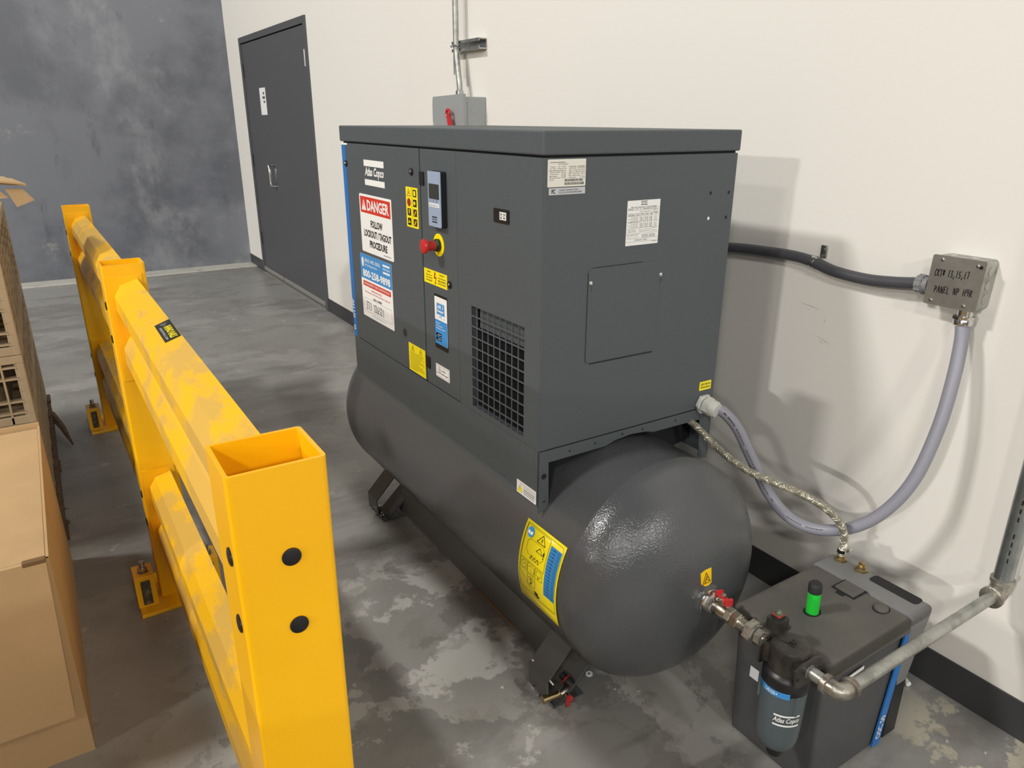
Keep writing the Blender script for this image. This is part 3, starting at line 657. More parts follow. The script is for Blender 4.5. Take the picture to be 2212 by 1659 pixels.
for a, b0, b1 in ((0.39, 0.175, 0.735), (0.76, 0.212, 0.735), (0.52, 0.29, 0.61), (0.64, 0.29, 0.61), (0.13, 0.36, 0.61)): L.Ln('g', a, b0, a, b1, 0.0004)
L.done({'k': INK, 'g': GINK}, {'g': 'data_table'})
L = LBL('supply_label', comp, FS, -0.4200, 0.7775, -0.3755, 0.8030, YEL, 0.002)
L.T('k', '230 V-60 Hz', 0.10, 0.20, 0.92, 0.44, bold=0.02); L.T('k', 'three-phase', 0.10, 0.54, 0.90, 0.82, bold=0.02)
L.done({'k': INK}, {})
# knock-out holes and access cover
for u, v, m in ((-0.447, 1.309, CABD), (-0.382, 1.308, CABD), (-0.383, 1.246, CABD), (-0.447, 1.247, WHITE)):
    mb = MB(); mb.prism(circ(u, v, 0.0036, 14, 0.0042), FS, 0.0001, 0.0007); P('screw_hole', mb, m)
mb = MB(); mb.prism(rrect(-0.823, 0.9265, -0.600, 1.156, 0.010), FS, 0.0, 0.0012); cov = P('access_cover', mb, CAB)
mb = MB()
for a, b in (((-0.8245, 0.936), (-0.8245, 1.147)), ((-0.812, 1.1575), (-0.66, 1.1575)), ((-0.8245, 0.936), (-0.820, 0.9275))): line(mb, FS, a, b, 0.0011, 0.0013)
line(mb, FS, (-0.812, 0.9245), (-0.608, 0.9225), 0.0030, 0.0014)
obj('cover_gap', mb, CABD, cov)
for u, v in ((-0.817, 1.122), (-0.598, 1.120)):
    mb = MB(); mb.lathe([(0, 0.0056), (0.002, 0.0054), (0.0038, 0.003), (0.004, 0.0018)], (u, Y0-0.001, v), (0, -1, 0), 18); obj('cover_screw', mb, CHROM, cov)
    mb = MB(); line(mb, FS, (u+0.0035, v-0.008), (u+0.0045, v-0.013), 0.0012, 0.0014); line(mb, FS, (u+0.0045, v-0.013), (u+0.001, v-0.019), 0.0012, 0.0014); obj('keyhole_slot', mb, CABD, cov)

# ---- tank labels
def FT(u, v, n):
    """wrap (u = -y, v = height along the arc from z=TZ) on the tank side facing the camera"""
    a = v/TR; return (TX-(TR+n)*math.cos(a), -u, TZ+(TR+n)*math.sin(a))
v_top = math.radians(26.0)*TR; v_bot = -math.radians(16.3)*TR
def wrapplate(name, u0, v0, u1, v1, m, parent, n=0.0012, k=10, thick=0.0008):
    mb = MB(); vs = []; fs = []
    for i in range(k+1):
        v = v0+(v1-v0)*i/k; vs += [FT(u0, v, n), FT(u1, v, n)]
    fs = [(2*i, 2*i+1, 2*i+3, 2*i+2) for i in range(k)]
    mb.add(vs, fs, True); o = obj(name, mb, m, parent); s = o.modifiers.new('thickness', 'SOLIDIFY'); s.thickness = thick; s.offset = 0; return o
ts = wrapplate('tank_safety_label', -1.439, v_bot, -1.2735, v_top, YEL, comp)
class WL:
    def __init__(s): s.L = {}
    def uv(s, a, b): return -1.439+0.1655*a, v_top+(v_bot-v_top)*b
    def mb(s, k): return s.L.setdefault(k, MB())
w = WL()
def wR(k, a0, b0, a1, b1, n=0.0022, m=6):
    for i in range(m):
        c0 = b0+(b1-b0)*i/m; c1 = b0+(b1-b0)*(i+1)/m; rect(w.mb(k), FT, *w.uv(a0, c0), *w.uv(a1, c1), n)
def wO(k, pts, wd=0.0009, n=0.0024, close=True):
    P_ = [w.uv(*p) for p in pts]; Q = P_+(P_[:1] if close else [])
    for a, b in zip(Q[:-1], Q[1:]):
        L_ = (Vector(b)-Vector(a)).length; m = max(1, int(L_/0.02))
        for i in range(m): line(w.mb(k), FT, Vector(a).lerp(Vector(b), i/m), Vector(a).lerp(Vector(b), (i+1)/m), wd, n)
def wT(k, s, a0, b0, a1, b1, n=0.0030): u0, v1 = w.uv(a0, b0); u1, v0 = w.uv(a1, b1); text(w.mb(k), FT, s, u0, v0, u1, v1, n=n)
wR('b', 0.69, 0.09, 0.955, 0.70, m=8)
for i in range(15):
    wT('k', '.../../20...', 0.71, 0.11+i*0.039, 0.85, 0.128+i*0.039); wO('k', [(0.88, 0.108+i*0.039), (0.925, 0.108+i*0.039), (0.925, 0.130+i*0.039), (0.88, 0.130+i*0.039)], 0.0006, 0.0028)
wO('k', [(0.05, 0.03), (0.93, 0.03), (0.97, 0.06), (0.97, 0.84), (0.04, 0.84)]); wO('k', [(0.06, 0.045), (0.64, 0.045), (0.66, 0.06), (0.66, 0.44), (0.06, 0.44)])
wO('k', [(0.36, 0.16), (0.47, 0.06), (0.57, 0.16)], 0.0018); wR('k', 0.462, 0.10, 0.478, 0.14, 0.0026, 1)
wO('k', [(0.40, 0.27), (0.48, 0.21), (0.56, 0.27)], 0.0015)
wO('k', [(0.16, 0.22), (0.22, 0.18), (0.54, 0.18), (0.60, 0.22), (0.60, 0.31), (0.54, 0.36), (0.44, 0.36)], 0.0007, close=False); wO('k', [(0.16, 0.22), (0.16, 0.31), (0.22, 0.36), (0.30, 0.36)], 0.0007, close=False)
wT('k', '!', 0.575, 0.22, 0.60, 0.30); wT('k', '* * *', 0.30, 0.345, 0.50, 0.375); wT('k', '* * * *', 0.28, 0.375, 0.52, 0.40)
for i in range(3): wO('k', [(0.06+0.2*i, 0.455), (0.24+0.2*i, 0.455), (0.24+0.2*i, 0.575), (0.06+0.2*i, 0.575)])
wO('k', [(0.26, 0.59), (0.46, 0.59), (0.46, 0.73), (0.26, 0.73)])
wO('k', [(0.15+0.065*math.cos(t*PI/8), 0.515+0.045*math.sin(t*PI/8)) for t in range(16)]); wO('k', [(0.12, 0.49), (0.15, 0.52), (0.19, 0.50)], close=False)
wO('k', [(0.29, 0.50), (0.34, 0.475), (0.42, 0.49), (0.43, 0.55), (0.36, 0.55), (0.33, 0.52)], close=False)
wO('k', [(0.49, 0.475), (0.60, 0.475), (0.60, 0.53), (0.49, 0.53)]); wT('k', 'v', 0.53, 0.54, 0.57, 0.565)
wO('k', [(0.36+0.07*math.cos(t*PI/8), 0.64+0.025*math.sin(t*PI/8)) for t in range(16)]); wO('k', [(0.36+0.02*math.cos(t*PI/6), 0.64+0.015*math.sin(t*PI/6)) for t in range(12)], 0.0014)
wT('k', '?', 0.33, 0.675, 0.39, 0.715)
wO('k', [(0.04, 0.60), (0.45, 0.84)], close=False); wO('k', [(0.40, 0.84), (0.50, 0.87), (0.97, 0.84)], close=False)
w.mb('k').add([FT(*w.uv(a, b), 0.0026) for a, b in ((0.42, 0.76), (0.53, 0.77), (0.53, 0.80), (0.59, 0.80), (0.52, 0.835), (0.42, 0.80), (0.46, 0.79))], [tuple(range(7))])
w.mb('b2').add([FT(*w.uv(0.17+0.085*math.cos(t*PI/10), 0.115+0.062*math.sin(t*PI/10)), 0.0024) for t in range(20)], [tuple(range(20))])
w.mb('w').add([FT(*w.uv(a, b), 0.0032) for a, b in ((0.11, 0.10), (0.165, 0.11), (0.165, 0.145), (0.11, 0.135))], [(0, 1, 2, 3)]); w.mb('w').add([FT(*w.uv(a, b), 0.0032) for a, b in ((0.175, 0.11), (0.23, 0.10), (0.23, 0.135), (0.175, 0.145))], [(0, 1, 2, 3)])
for k, m in (('k', INK), ('b', SKY), ('b2', SKY), ('w', WHITE)): obj({'b2': 'blue_disc', 'k': 'printed_pictograms', 'b': 'blue_date_table', 'w': 'book_symbol'}[k], w.L[k], m, ts)
def FD(u, v, n):
    """on the near dome: x=u, z=v"""
    rr = ((u-TX)**2+(v-TZ)**2)/TR**2; return (u, TY0-TD*math.sqrt(max(0, 1-rr))-n, v)
ds = [(-0.705, 0.482), (-0.668, 0.482), (-0.672, 0.440), (-0.690, 0.436), (-0.703, 0.447)]
mb = MB(); ds2 = [(-0.706, 0.476), (-0.690, 0.481), (-0.671, 0.481), (-0.671, 0.443), (-0.681, 0.438), (-0.692, 0.439), (-0.705, 0.449)]
mb.prism(ds2, FD, 0.0002, 0.0012); dl = P('dome_label', mb, AMB)
mb = MB(); outline(mb, FD, [(-0.700, 0.447), (-0.689, 0.474), (-0.675, 0.448)], 0.0015, 0.0020); line(mb, FD, (-0.694, 0.449), (-0.687, 0.462), 0.002, 0.0020); line(mb, FD, (-0.687, 0.457), (-0.680, 0.451), 0.0015, 0.0020)
mb.add([FD(u, v, 0.002) for u, v in circ(-0.6865, 0.463, 0.0016, 8)], [tuple(range(8))]); obj('pictogram', mb, INK, dl)

# ---- outlet: boss, flange, nut, ball valve, adaptors (all on the tank axis line)
AX, AZ = -0.680, 0.397
def fy(y): return (AX, y, AZ)
D = (0, -1, 0)
mb = MB(); mb.lathe([(0, 0.043), (0.010, 0.041), (0.016, 0.036), (0.018, 0.030)], fy(1.086), D, 32); P('outlet_boss', mb, TANKM)
mb = MB(); mb.lathe([(0, 0.033), (0.003, 0.034), (0.006, 0.033), (0.007, 0.028)], fy(1.069), D, 32); mb.hex(fy(1.064), D, 0.0245, 0.018); P('outlet_bushing', mb, CHROM)
mb = MB(); mb.lathe([(0, 0.0155), (0.008, 0.0155), (0.010, 0.018), (0.030, 0.019), (0.034, 0.0165), (0.036, 0.0165)], fy(1.047), D, 24); mb.hex(fy(1.012), D, 0.020, 0.018)
mb.lathe([(0, 0.009), (0.022, 0.009), (0.024, 0.007)], (AX, 1.028, AZ+0.010), (0, 0, 1), 16)
bv = P('ball_valve', mb, BRASS)
mb = MB()
F_ = lambda u, v, n: (AX+(u*0.34+v*0.94)*0.85, 1.028+(u*0.94-v*0.34)*0.85, AZ+0.034+n*0.8)
mb.prism([(-0.029, -0.008), (-0.024, -0.011), (-0.008, -0.009), (0.008, -0.009), (0.022, -0.011), (0.029, -0.006), (0.029, 0.006), (0.022, 0.011), (0.008, 0.009), (-0.008, 0.009), (-0.024, 0.011), (-0.029, 0.008)], F_, -0.003, 0.003)
mb.prism([(-0.031, -0.011), (-0.022, -0.012), (-0.022, 0.012), (-0.031, 0.011)], F_, -0.006, 0.014); mb.prism([(0.022, -0.012), (0.030, -0.010), (0.030, 0.010), (0.022, 0.012)], F_, -0.012, 0.006)
obj('butterfly_handle', mb, REDP, bv)
mb = MB(); mb.hex((AX, 1.028, AZ+0.038), (0, 0, 1), 0.005, 0.007); obj('handle_nut', mb, CHROM, bv)

airpipe = thing('air_pipe', 'galvanised air pipe with elbows from tank outlet past the separator to the wall', 'pipe', (-0.36, 0.72, 0))
mb = MB(); mb.hex(fy(0.994), D, 0.0205, 0.020, 0.3); mb.lathe([(0, 0.016), (0.003, 0.014)], fy(0.974), D, 20); obj('hex_adaptor', mb, BRASS, airpipe)
mb = MB(); mb.lathe([(0, 0.0135), (0.030, 0.0135)], fy(0.974), D, 20)
for i in range(5): mb.lathe([(0, 0.0135), (0.001, 0.0145), (0.002, 0.0135)], fy(0.968-i*0.003), D, 20)
obj('pipe_nipple', mb, CAST, airpipe)
mb = MB(); mb.hex(fy(0.950), D, 0.0275, 0.022, 0.15); mb.lathe([(0.022, 0.023), (0.024, 0.021)], fy(0.950), D, 8, False); obj('union_nut', mb, CAST, airpipe)
mb = MB(); mb.hex(fy(0.926), D, 0.0185, 0.020, 0.5); mb.lathe([(0.019, 0.0135), (0.040, 0.0135)], fy(0.926), D, 20)
for i in range(4): mb.lathe([(0, 0.0135), (0.001, 0.0147), (0.002, 0.0135)], fy(0.903-i*0.003), D, 20)
obj('hex_nipple', mb, CAST, airpipe)
# outlet side
mb = MB(); mb.lathe([(0, 0.0145), (0.006, 0.0148), (0.0065, 0.0135), (0.060, 0.0135)], fy(0.794), D, 24); obj('short_nipple', mb, GALV, airpipe)
def elbow(name, c, d0, d1, r, R=0.020, L=0.016):
    c = Vector(c); d0 = Vector(d0); d1 = Vector(d1); pts = []
    a = c+d0*R; b = c+d1*R
    pts = [a+d0*L]; 
    for i in range(9):
        t = i/8; pts.append(a*(1-t)**2+c*2*t*(1-t)+b*t*t)
    pts.append(b+d1*L)
    mb = MB(); mb.tube(pts, r, 24)
    for q, d in ((a, d0), (b, d1)): mb.lathe([(0, r+0.001), (0.002, r+0.004), (0.012, r+0.004), (0.014, r+0.001)], q+d*(L-0.010), d, 24)
    return obj(name, mb, CAST, airpipe)
elbow('elbow', (AX, 0.716, AZ-0.002), (0, 1, 0), (1, 0, 0.0), 0.0175)
pe = Vector((-0.07, 0.709, 0.4075))
ps = Vector((AX+0.03, 0.716, AZ-0.002))
mb = MB(); mb.tube([ps, pe-Vector((0.028, 0, 0))], 0.0137, 24); obj('long_pipe', mb, GALV, airpipe)
elbow('elbow', pe, (-1, 0, 0), (0, 0, 1), 0.0225, 0.022, 0.016)
mb = MB(); mb.tube([pe+Vector((0, 0, 0.034)), Vector((-0.068, 0.711, 2.6))], 0.0212, 24); riser = obj('riser_pipe', mb, DGALV, airpipe, label='darker steel riser pipe')
mb = MB()
for i in range(14):
    z = 0.50+i*0.022
    if i % 5 != 4: mb.box(-0.0905, -0.0885, 0.7015, 0.7065, z, z+0.012)
obj('stencil_marks', mb, INK, riser)

# ================================================================ LINE FILTER
filt = thing('line_filter', 'charcoal coalescing air filter with black head hanging in front of the separator', 'air filter', (-0.683, 0.838, 0.14))
fx_, fy_ = -0.683, 0.838
mb = MB(); mb.lathe([(0, 0.026), (0.006, 0.033), (0.016, 0.040), (0.03, 0.0435), (0.06, 0.0455), (0.165, 0.0480), (0.17, 0.048)], (fx_, fy_, 0.165), (0, 0, 1), 40); bowl = obj('filter_bowl', mb, FBOWL, filt)
for k in range(3):
    mb = MB(); a = math.radians(250+k*120); mb.box(fx_+0.0485*math.cos(a)-0.004, fx_+0.0485*math.cos(a)+0.004, fy_+0.0485*math.sin(a)-0.004, fy_+0.0485*math.sin(a)+0.004, 0.285, 0.335, 0.002); obj('bowl_rib', mb, FBOWL, bowl)
mb = MB(); mb.lathe([(0, 0.012), (0.004, 0.017), (0.03, 0.021), (0.034, 0.026)], (fx_, fy_, 0.135), (0, 0, 1), 20); obj('drain_cap', mb, BLACK, filt)
mb = MB(); mb.lathe([(0, 0.049), (0.004, 0.0505), (0.030, 0.0505), (0.037, 0.047), (0.043, 0.040)], (fx_, fy_, 0.333), (0, 0, 1), 40); obj('lock_collar', mb, BLACK, filt)
# head body, side flanges
mb = MB(); mb.lathe([(0, 0.040), (0.012, 0.042), (0.058, 0.041), (0.064, 0.038), (0.067, 0.030), (0.068, 0.004)], (fx_, fy_, 0.370), (0, 0, 1), 40)
hd = obj('filter_head', mb, FHEAD, filt)
for s in (1, -1):
    mb = MB()
    mb.prism([(-0.030, -0.022), (0.030, -0.022), (0.034, 0.0), (0.030, 0.024), (-0.030, 0.024), (-0.034, 0.0)], lambda u, v, n, s=s: (fx_+u*(1-0.25*n/0.04), fy_+s*(0.046-n), AZ+v*(1-0.2*n/0.04)), 0.0, 0.042)
    mb.prism([(-0.040, -0.024), (-0.018, -0.030), (0.018, -0.030), (0.040, -0.024), (0.044, 0.020), (0.020, 0.028), (-0.020, 0.028), (-0.044, 0.020)], lambda u, v, n, s=s: (fx_+u, fy_+s*(0.044+n), AZ+v-0.001), 0.0, 0.006)
    obj('port_flange', mb, FHEAD, hd)
    for u in (-0.036, 0.036): obj('flange_hole', MB().lathe([(0, 0.0032), (0.0006, 0.0032)], (fx_+u, fy_+s*0.0502, AZ-0.004), (0, s, 0), 10), CABD, hd)
mb = MB()
bcx, bcy = -0.668, 0.888
mb.prism(rrect(bcx-0.024, bcy-0.021, bcx+0.024, bcy+0.021, 0.006), lambda u, v, n: (u, v, 0.437+n), 0.0, 0.006)
mb.prism(rrect(bcx-0.019, bcy-0.017, bcx+0.019, bcy+0.017, 0.005), lambda u, v, n: (u, v, 0.437+n), 0.006, 0.026); mb.prism(rrect(bcx-0.010, bcy-0.010, bcx+0.010, bcy+0.010, 0.001), lambda u, v, n: (u, v, 0.437+n), 0.026, 0.033)
mb.prism([(bcx-0.02, bcy-0.015), (bcx+0.008, bcy-0.018), (fx_+0.012, fy_-0.002), (fx_-0.006, fy_-0.004), (fx_-0.016, fy_+0.02)], lambda u, v, n: (u, v, 0.430+n), 0.0, 0.010)
mb.lathe([(0, 0.011), (0.018, 0.010)], (bcx-0.004, bcy-0.002, 0.420), (0, 0, 1), 16)
ind = obj('pressure_indicator', mb, FHEAD, hd)
mb = MB(); mb.lathe([(0, 0.0095), (0.002, 0.009), (0.004, 0.006)], (fx_, fy_-0.004, 0.436), (0, 0, 1), 20); mb.lathe([(0.004, 0.0075), (0.009, 0.0075)], (fx_, fy_-0.004, 0.436), (0, 0, 1), 20); obj('eyelet', mb, FHEAD, hd)
mb = MB(); mb.lathe([(0.0092, 0.0036), (0.0095, 0.0036)], (fx_, fy_-0.004, 0.436), (0, 0, 1), 14); obj('eyelet_hole', mb, CABD, hd)
mb = MB(); mb.lathe([(0, 0.0085), (0.004, 0.0088), (0.009, 0.006), (0.011, 0.001)], (bcx, bcy, 0.470), (0, 0, 1), 20); obj('sight_glass', mb, mat('glossy_green_glass', (70, 84, 62), 0.05, coat=1.0), filt)
mb = MB(); mb.box(bcx-0.0095, bcx+0.0095, bcy-0.0095, bcy+0.0095, 0.4701, 0.4712); obj('red_ring', mb, REDP, filt)
# bands and lettering wrapped on bowl
def FBW(ang0, r):
    return lambda u, v, n: (fx_+(r+n)*math.cos(ang0+u/r), fy_+(r+n)*math.sin(ang0+u/r), v)
angc = math.atan2(0.087-fy_, -1.869-fx_)
FB1 = FBW(angc, 0.0490)
mb = MB()
for i in range(20):
    u0 = -0.066+i*0.0040; rect(mb, FB1, u0, 0.329, u0+0.0040, 0.344, 0.0018)
bd = obj('blue_band', mb, SKY, filt)
mb = MB(); text(mb, FB1, 'UD25+', -0.038, 0.3325, -0.010, 0.3405, n=0.0024, bold=0.02); obj('lettering', mb, WHITE, bd)
mb = MB(); FB2 = FBW(angc, 0.0462)
for z0, z1 in ((0.2795, 0.2840), (0.2545, 0.2590)):
    for i in range(10): rect(mb, FB2, -0.012+i*0.0055, z0, -0.012+(i+1)*0.0055, z1, 0.002)
text(mb, FB2, 'Atlas Copco', -0.012, 0.2610, 0.043, 0.2775, n=0.002, bold=0.02, shear=0.2); obj('bowl_logo', mb, WHITE, filt)
mb = MB(); mb.box(-0.7455, -0.7445, 0.862, 0.884, 0.345, 0.372); obj('silver_tag', mb, SILV, filt)

# ================================================================ OIL-WATER SEPARATOR
osc = thing('oil_water_separator', 'dark grey moulded condensate separator box with black lid and green indicator', 'separator', (-0.43, 0.92, 0))
def taper(mb, xb0, xb1, yb0, yb1, z0, xt0, xt1, yt0, yt1, z1, bev):
    b = bmesh.new(); bmesh.ops.create_cube(b, size=1)
    for v in b.verts:
        t = v.co.z+0.5; X = (xb0, xb1) if t < 0.5 else (xt0, xt1); Y = (yb0, yb1) if t < 0.5 else (yt0, yt1)
        v.co = Vector((X[0] if v.co.x < 0 else X[1], Y[0] if v.co.y < 0 else Y[1], z0 if t < 0.5 else z1))
    bmesh.ops.bevel(b, geom=b.edges[:], offset=bev, segments=4, affect='EDGES', profile=0.5)
    mb.bm(b, True)
mb = MB(); taper(mb, -0.590, -0.300, 0.795, 1.030, 0.0, -0.603, -0.290, 0.795, 1.040, 0.350, 0.010); obj('lower_body', mb, OSCP, osc)
mb = MB(); taper(mb, -0.624, -0.300, 0.777, 1.056, 0.338, -0.614, -0.303, 0.786, 1.047, 0.381, 0.010); lid = obj('lid', mb, OSCL, osc)
mb = MB(); taper(mb, -0.3005, -0.262, 0.800, 1.040, 0.0, -0.302, -0.205, 0.782, 1.062, 0.377, 0.014)
obj('back_column', mb, OSCG, osc)
mb = MB(); mb.box(-0.2990, -0.243, 0.792, 0.81, 0.004, 0.30, 0.004); obj('side_channel', mb, BLACK, osc)
FO = lambda u, v, n: (u, 0.7845-n+0.0025*(0.34-v)/0.34*0, v)
mb = MB(); mb.prism([(-0.352, 0.008), (-0.322, 0.004), (-0.291, 0.334), (-0.311, 0.338)], lambda u, v, n: (u, 0.7915-n-0.004*v, v), 0.0, 0.004); bs = obj('blue_stripe', mb, BLUE, osc, label='blue stripe with model lettering')
mb = MB()
Fo = lambda u, v, n: (-0.340+0.092*(v-0.02)+u, 0.7915-0.004*v-n, v)
text(mb, Fo, 'OSC 50', -0.006, 0.028, 0.014, 0.098, n=0.0045, bold=0.02, rot=90); obj('model_lettering', mb, WHITE, bs)
mb = MB(); mb.prism([(-0.552, 0.296), (-0.552, 0.305), (-0.464, 0.311), (-0.464, 0.302)], lambda u, v, n: (u, 0.7905-n, v), 0.0, 0.0012); obj('white_label', mb, WHITE, osc)
# lid fittings
FLID = lambda u, v, n: (u, v, 0.381+n)
mb = MB(); mb.prism(circ(-0.485, 0.924, 0.023, 28, 0.019), FLID, -0.001, 0.0004); obj('indicator_well', mb, CABD, lid)
mb = MB(); mb.lathe([(0, 0.0150), (0.062, 0.0150)], (-0.485, 0.924, 0.379), (-0.05, 0, 1), 28); gi = obj('green_indicator', mb, GREEN, osc, label='bright green upright indicator tube')
mb = MB(); mb.lathe([(0.060, 0.0158), (0.080, 0.0155), (0.084, 0.013), (0.085, 0.004)], (-0.485, 0.924, 0.379), (-0.05, 0, 1), 28); obj('black_cap', mb, RUBB, gi)
mb = MB(); mb.prism(circ(-0.336, 0.842, 0.0225, 28, 0.0185), FLID, -0.001, 0.0005); obj('button_well', mb, CABD, lid)
mb = MB(); mb.lathe([(0, 0.017), (0.006, 0.016), (0.008, 0.012), (0.0085, 0.002)], (-0.336, 0.842, 0.380), (0, 0, 1), 28); obj('round_plug', mb, OSCL, lid)
mb = MB(); mb.prism([(-0.360, 0.898), (-0.302, 0.898), (-0.302, 0.962), (-0.360, 0.962)], FLID, -0.001, 0.0005); mb.prism([(-0.372, 0.922), (-0.36, 0.92), (-0.36, 0.944), (-0.372, 0.942)], FLID, -0.001, 0.0005); obj('latch_well', mb, CABD, lid)
mb = MB(); mb.box(-0.354, -0.308, 0.903, 0.956, 0.380, 0.3865, 0.002); obj('square_latch', mb, OSCL, lid)
mb = MB(); mb.prism(rrect(-0.246, 0.808, -0.210, 0.934, 0.010), lambda u, v, n: (u+0.0, v, 0.3772+n), -0.001, 0.0006); obj('foam_vent', mb, mat('black_foam', (34, 33, 33), 0.9, bump=0.8, bscale=500, rgb2=(120, 120, 118), vscale=120, mix=(0.70, 0.74)), osc)
mb = MB(); mb.hex((-0.226, 0.967, 0.376), (0, 0, 1), 0.0165, 0.008); mb.lathe([(0, 0.012), (0.008, 0.012)], (-0.226, 0.967, 0.384), (0, 0, 1), 20); mb.box(-0.232, -0.220, 0.961, 0.973, 0.388, 0.402, 0.001); obj('brass_plug', mb, YBRASS, osc)
mb = MB(); mb.hex((-0.228, 1.025, 0.376), (0, 0, 1), 0.0165, 0.009); mb.lathe([(0, 0.010), (0.035, 0.010)], (-0.228, 1.025, 0.384), (0, 0, 1), 20); obj('hose_fitting', mb, YBRASS, osc)

# braided hose from under the cabinet to the separator
pts = catmull([(-0.46, 1.46, 0.700), (-0.435, 1.405, 0.688), (-0.408, 1.341, 0.638), (-0.386, 1.262, 0.598), (-0.364, 1.185, 0.583), (-0.335, 1.105, 0.572), (-0.300, 1.050, 0.545), (-0.265, 1.022, 0.502), (-0.242, 1.018, 0.455), (-0.231, 1.023, 0.415), (-0.228, 1.025, 0.395)], 8)
bh = thing('braided_hose', 'thin braided hose curving from under the cabinet to the separator lid', 'hose', (-0.228, 1.025, 0.395))
mb = MB(); mb.tube(pts, 0.0088, 16); hz_ = obj('hose', mb, mat('hose_core', (112, 106, 88), 0.5), bh)
def frames(P_):
    out = []; a = None
    for i in range(len(P_)):
        t = (P_[min(i+1, len(P_)-1)]-P_[max(i-1, 0)]).normalized()
        if a is None: a = t.orthogonal().normalized()
        a = (a-t*a.dot(t)).normalized(); out.append((P_[i], a, t.cross(a)))
    return out
fine = catmull(pts[::4]+[pts[-1]], 14); FR = frames(fine); Ltot = sum((fine[i+1]-fine[i]).length for i in range(len(fine)-1))
mb = MB(); turns = Ltot/0.034
for sg_ in (1, -1):
    for k in range(9):
        pp = [p+(a*math.cos(th_)+b*math.sin(th_))*(0.0092+0.0004*math.cos(i*0.9)) for i, (p, a, b) in enumerate(FR) for th_ in (sg_*turns*2*PI*i/(len(FR)-1)+2*PI*k/9,)]
        mb.tube(pp, 0.0009, 4, cap=False)
br_ = obj('steel_braid', mb, mat('braid_wire', (196, 192, 176), 0.3, 0.8), bh); br_['kind'] = 'stuff'
mb = MB(); mb.lathe([(0, 0.0112), (0.0, 0.0118), (0.011, 0.0118)], (-0.229, 1.0245, 0.402), (0, 0.05, 1), 24); mb.box(-0.222, -0.206, 1.008, 1.018, 0.402, 0.413, 0.002); obj('hose_clamp', mb, CHROM, bh)
mb = MB()
for i in range(9):
    a = math.radians(150+i*11); mb.box(-0.229+0.0122*math.cos(a)-0.001, -0.229+0.0122*math.cos(a)+0.001, 1.0245+0.0122*math.sin(a)-0.001, 1.0245+0.0122*math.sin(a)+0.001, 0.403, 0.412)
obj('clamp_teeth', mb, INK, bh)

# ================================================================ POWER CONDUIT (cabinet -> junction box)
pc = thing('power_conduit', 'light grey flexible conduit hanging in a loop from junction box to compressor', 'conduit', (-0.2, 1.1, 0.43))
pts = catmull([(-0.040, 0.941, 1.030), (-0.056, 0.926, 0.983), (-0.085, 0.912, 0.886), (-0.114, 0.908, 0.773), (-0.146, 0.922, 0.641), (-0.173, 0.965, 0.536), (-0.199, 1.027, 0.466), (-0.226, 1.107, 0.428), (-0.252, 1.178, 0.438), (-0.279, 1.237, 0.496), (-0.305, 1.286, 0.587), (-0.335, 1.322, 0.672), (-0.362, 1.348, 0.715), (-0.380, 1.366, 0.730)], 8)
mb = MB(); mb.tube(pts, 0.0158, 20); cd = obj('conduit', mb, FLEXL, pc)
# printed marks along the conduit: tiny dashes standing on its skin
mb = MB()
camp = Vector((-1.869, 0.087, 1.478))
for i in list(range(54, 66))+list(range(70, 98)):
    if i % 6 == 5: continue
    p = pts[i]; t = (pts[i+1]-pts[i]).normalized(); side = (Vector((-1, -0.35, 0.55))-t*Vector((-1, -0.35, 0.55)).dot(t)).normalized()
    for k in (0.15, 0.6):
        q = p+(pts[i+1]-pts[i])*k+side*0.0160; s2 = t.cross(side)*0.0018; mb.add([q-s2, q+s2, q+s2+t*0.0025, q-s2+t*0.0025], [(0, 1, 2, 3)])
obj('printed_marks', mb, INK, cd)
# cable gland at the cabinet
ax = Vector((0.18, -0.92, -0.18)).normalized(); g0 = Vector((-0.402, 1.399, 0.738))
mb = MB(); mb.hex(g0, (0, -1, 0), 0.029, 0.011); mb.hex(g0+Vector((0, -0.010, 0)), ax, 0.0265, 0.022, 0.3); mb.lathe([(0.020, 0.024), (0.034, 0.0235), (0.040, 0.0195), (0.0405, 0.016)], g0+Vector((0, -0.010, 0)), ax, 28); obj('cable_gland', mb, NYLON, pc, label='off-white nylon cable gland')
mb = MB(); mb.lathe([(0, 0.0165), (0.004, 0.0215), (0.016, 0.022), (0.020, 0.0195)], (-0.0435, 0.9372, 1.017), (0.02, 0.05, 1), 24); mb.lathe([(0.018, 0.0245), (0.024, 0.0245)], (-0.0435, 0.9372, 1.017), (0.02, 0.05, 1), 8, False); mb.lathe([(0, 0.017), (0.03, 0.017)], (-0.041, 0.9375, 1.035), (0, 0, 1), 20)
obj('conduit_fitting', mb, CHROM, pc)

# ================================================================ JUNCTION BOX
jb = thing('junction_box', 'square galvanised junction box with handwritten cover on the white wall', 'junction box', (0, 0.97, 1.115))
th = math.radians(2.5)
def FJ(u, v, n):   # u to the right (=-y), centred; tilted a little
    U = u*math.cos(th)+v*math.sin(th)*0.0; return (-0.058-n, 0.9685-u-0.03*v, 1.1175+v+0.0*u)
mb = MB(); mb.prism(rrect(-0.060, -0.059, 0.060, 0.059, 0.010), lambda u, v, n: FJ(u, v, -n), 0.001, 0.0575); jbx = obj('box_body', mb, GALV, jb)
for v in (-0.032, 0.0, 0.034): obj('knockout', MB().prism(circ(0.028, v, 0.011, 18, 0.012), lambda u, w_, n: (-u*1.0, 0.9685-0.0603-n-0.03*w_, 1.1175+w_), 0, 0.0004), ZINC, jbx)
for v in (-0.03, 0.02): obj('knockout', MB().prism(circ(0.028, v, 0.011, 18), lambda u, w_, n: (-u, 0.9685-w_, 1.1766+n), 0, 0.0004), ZINC, jbx)
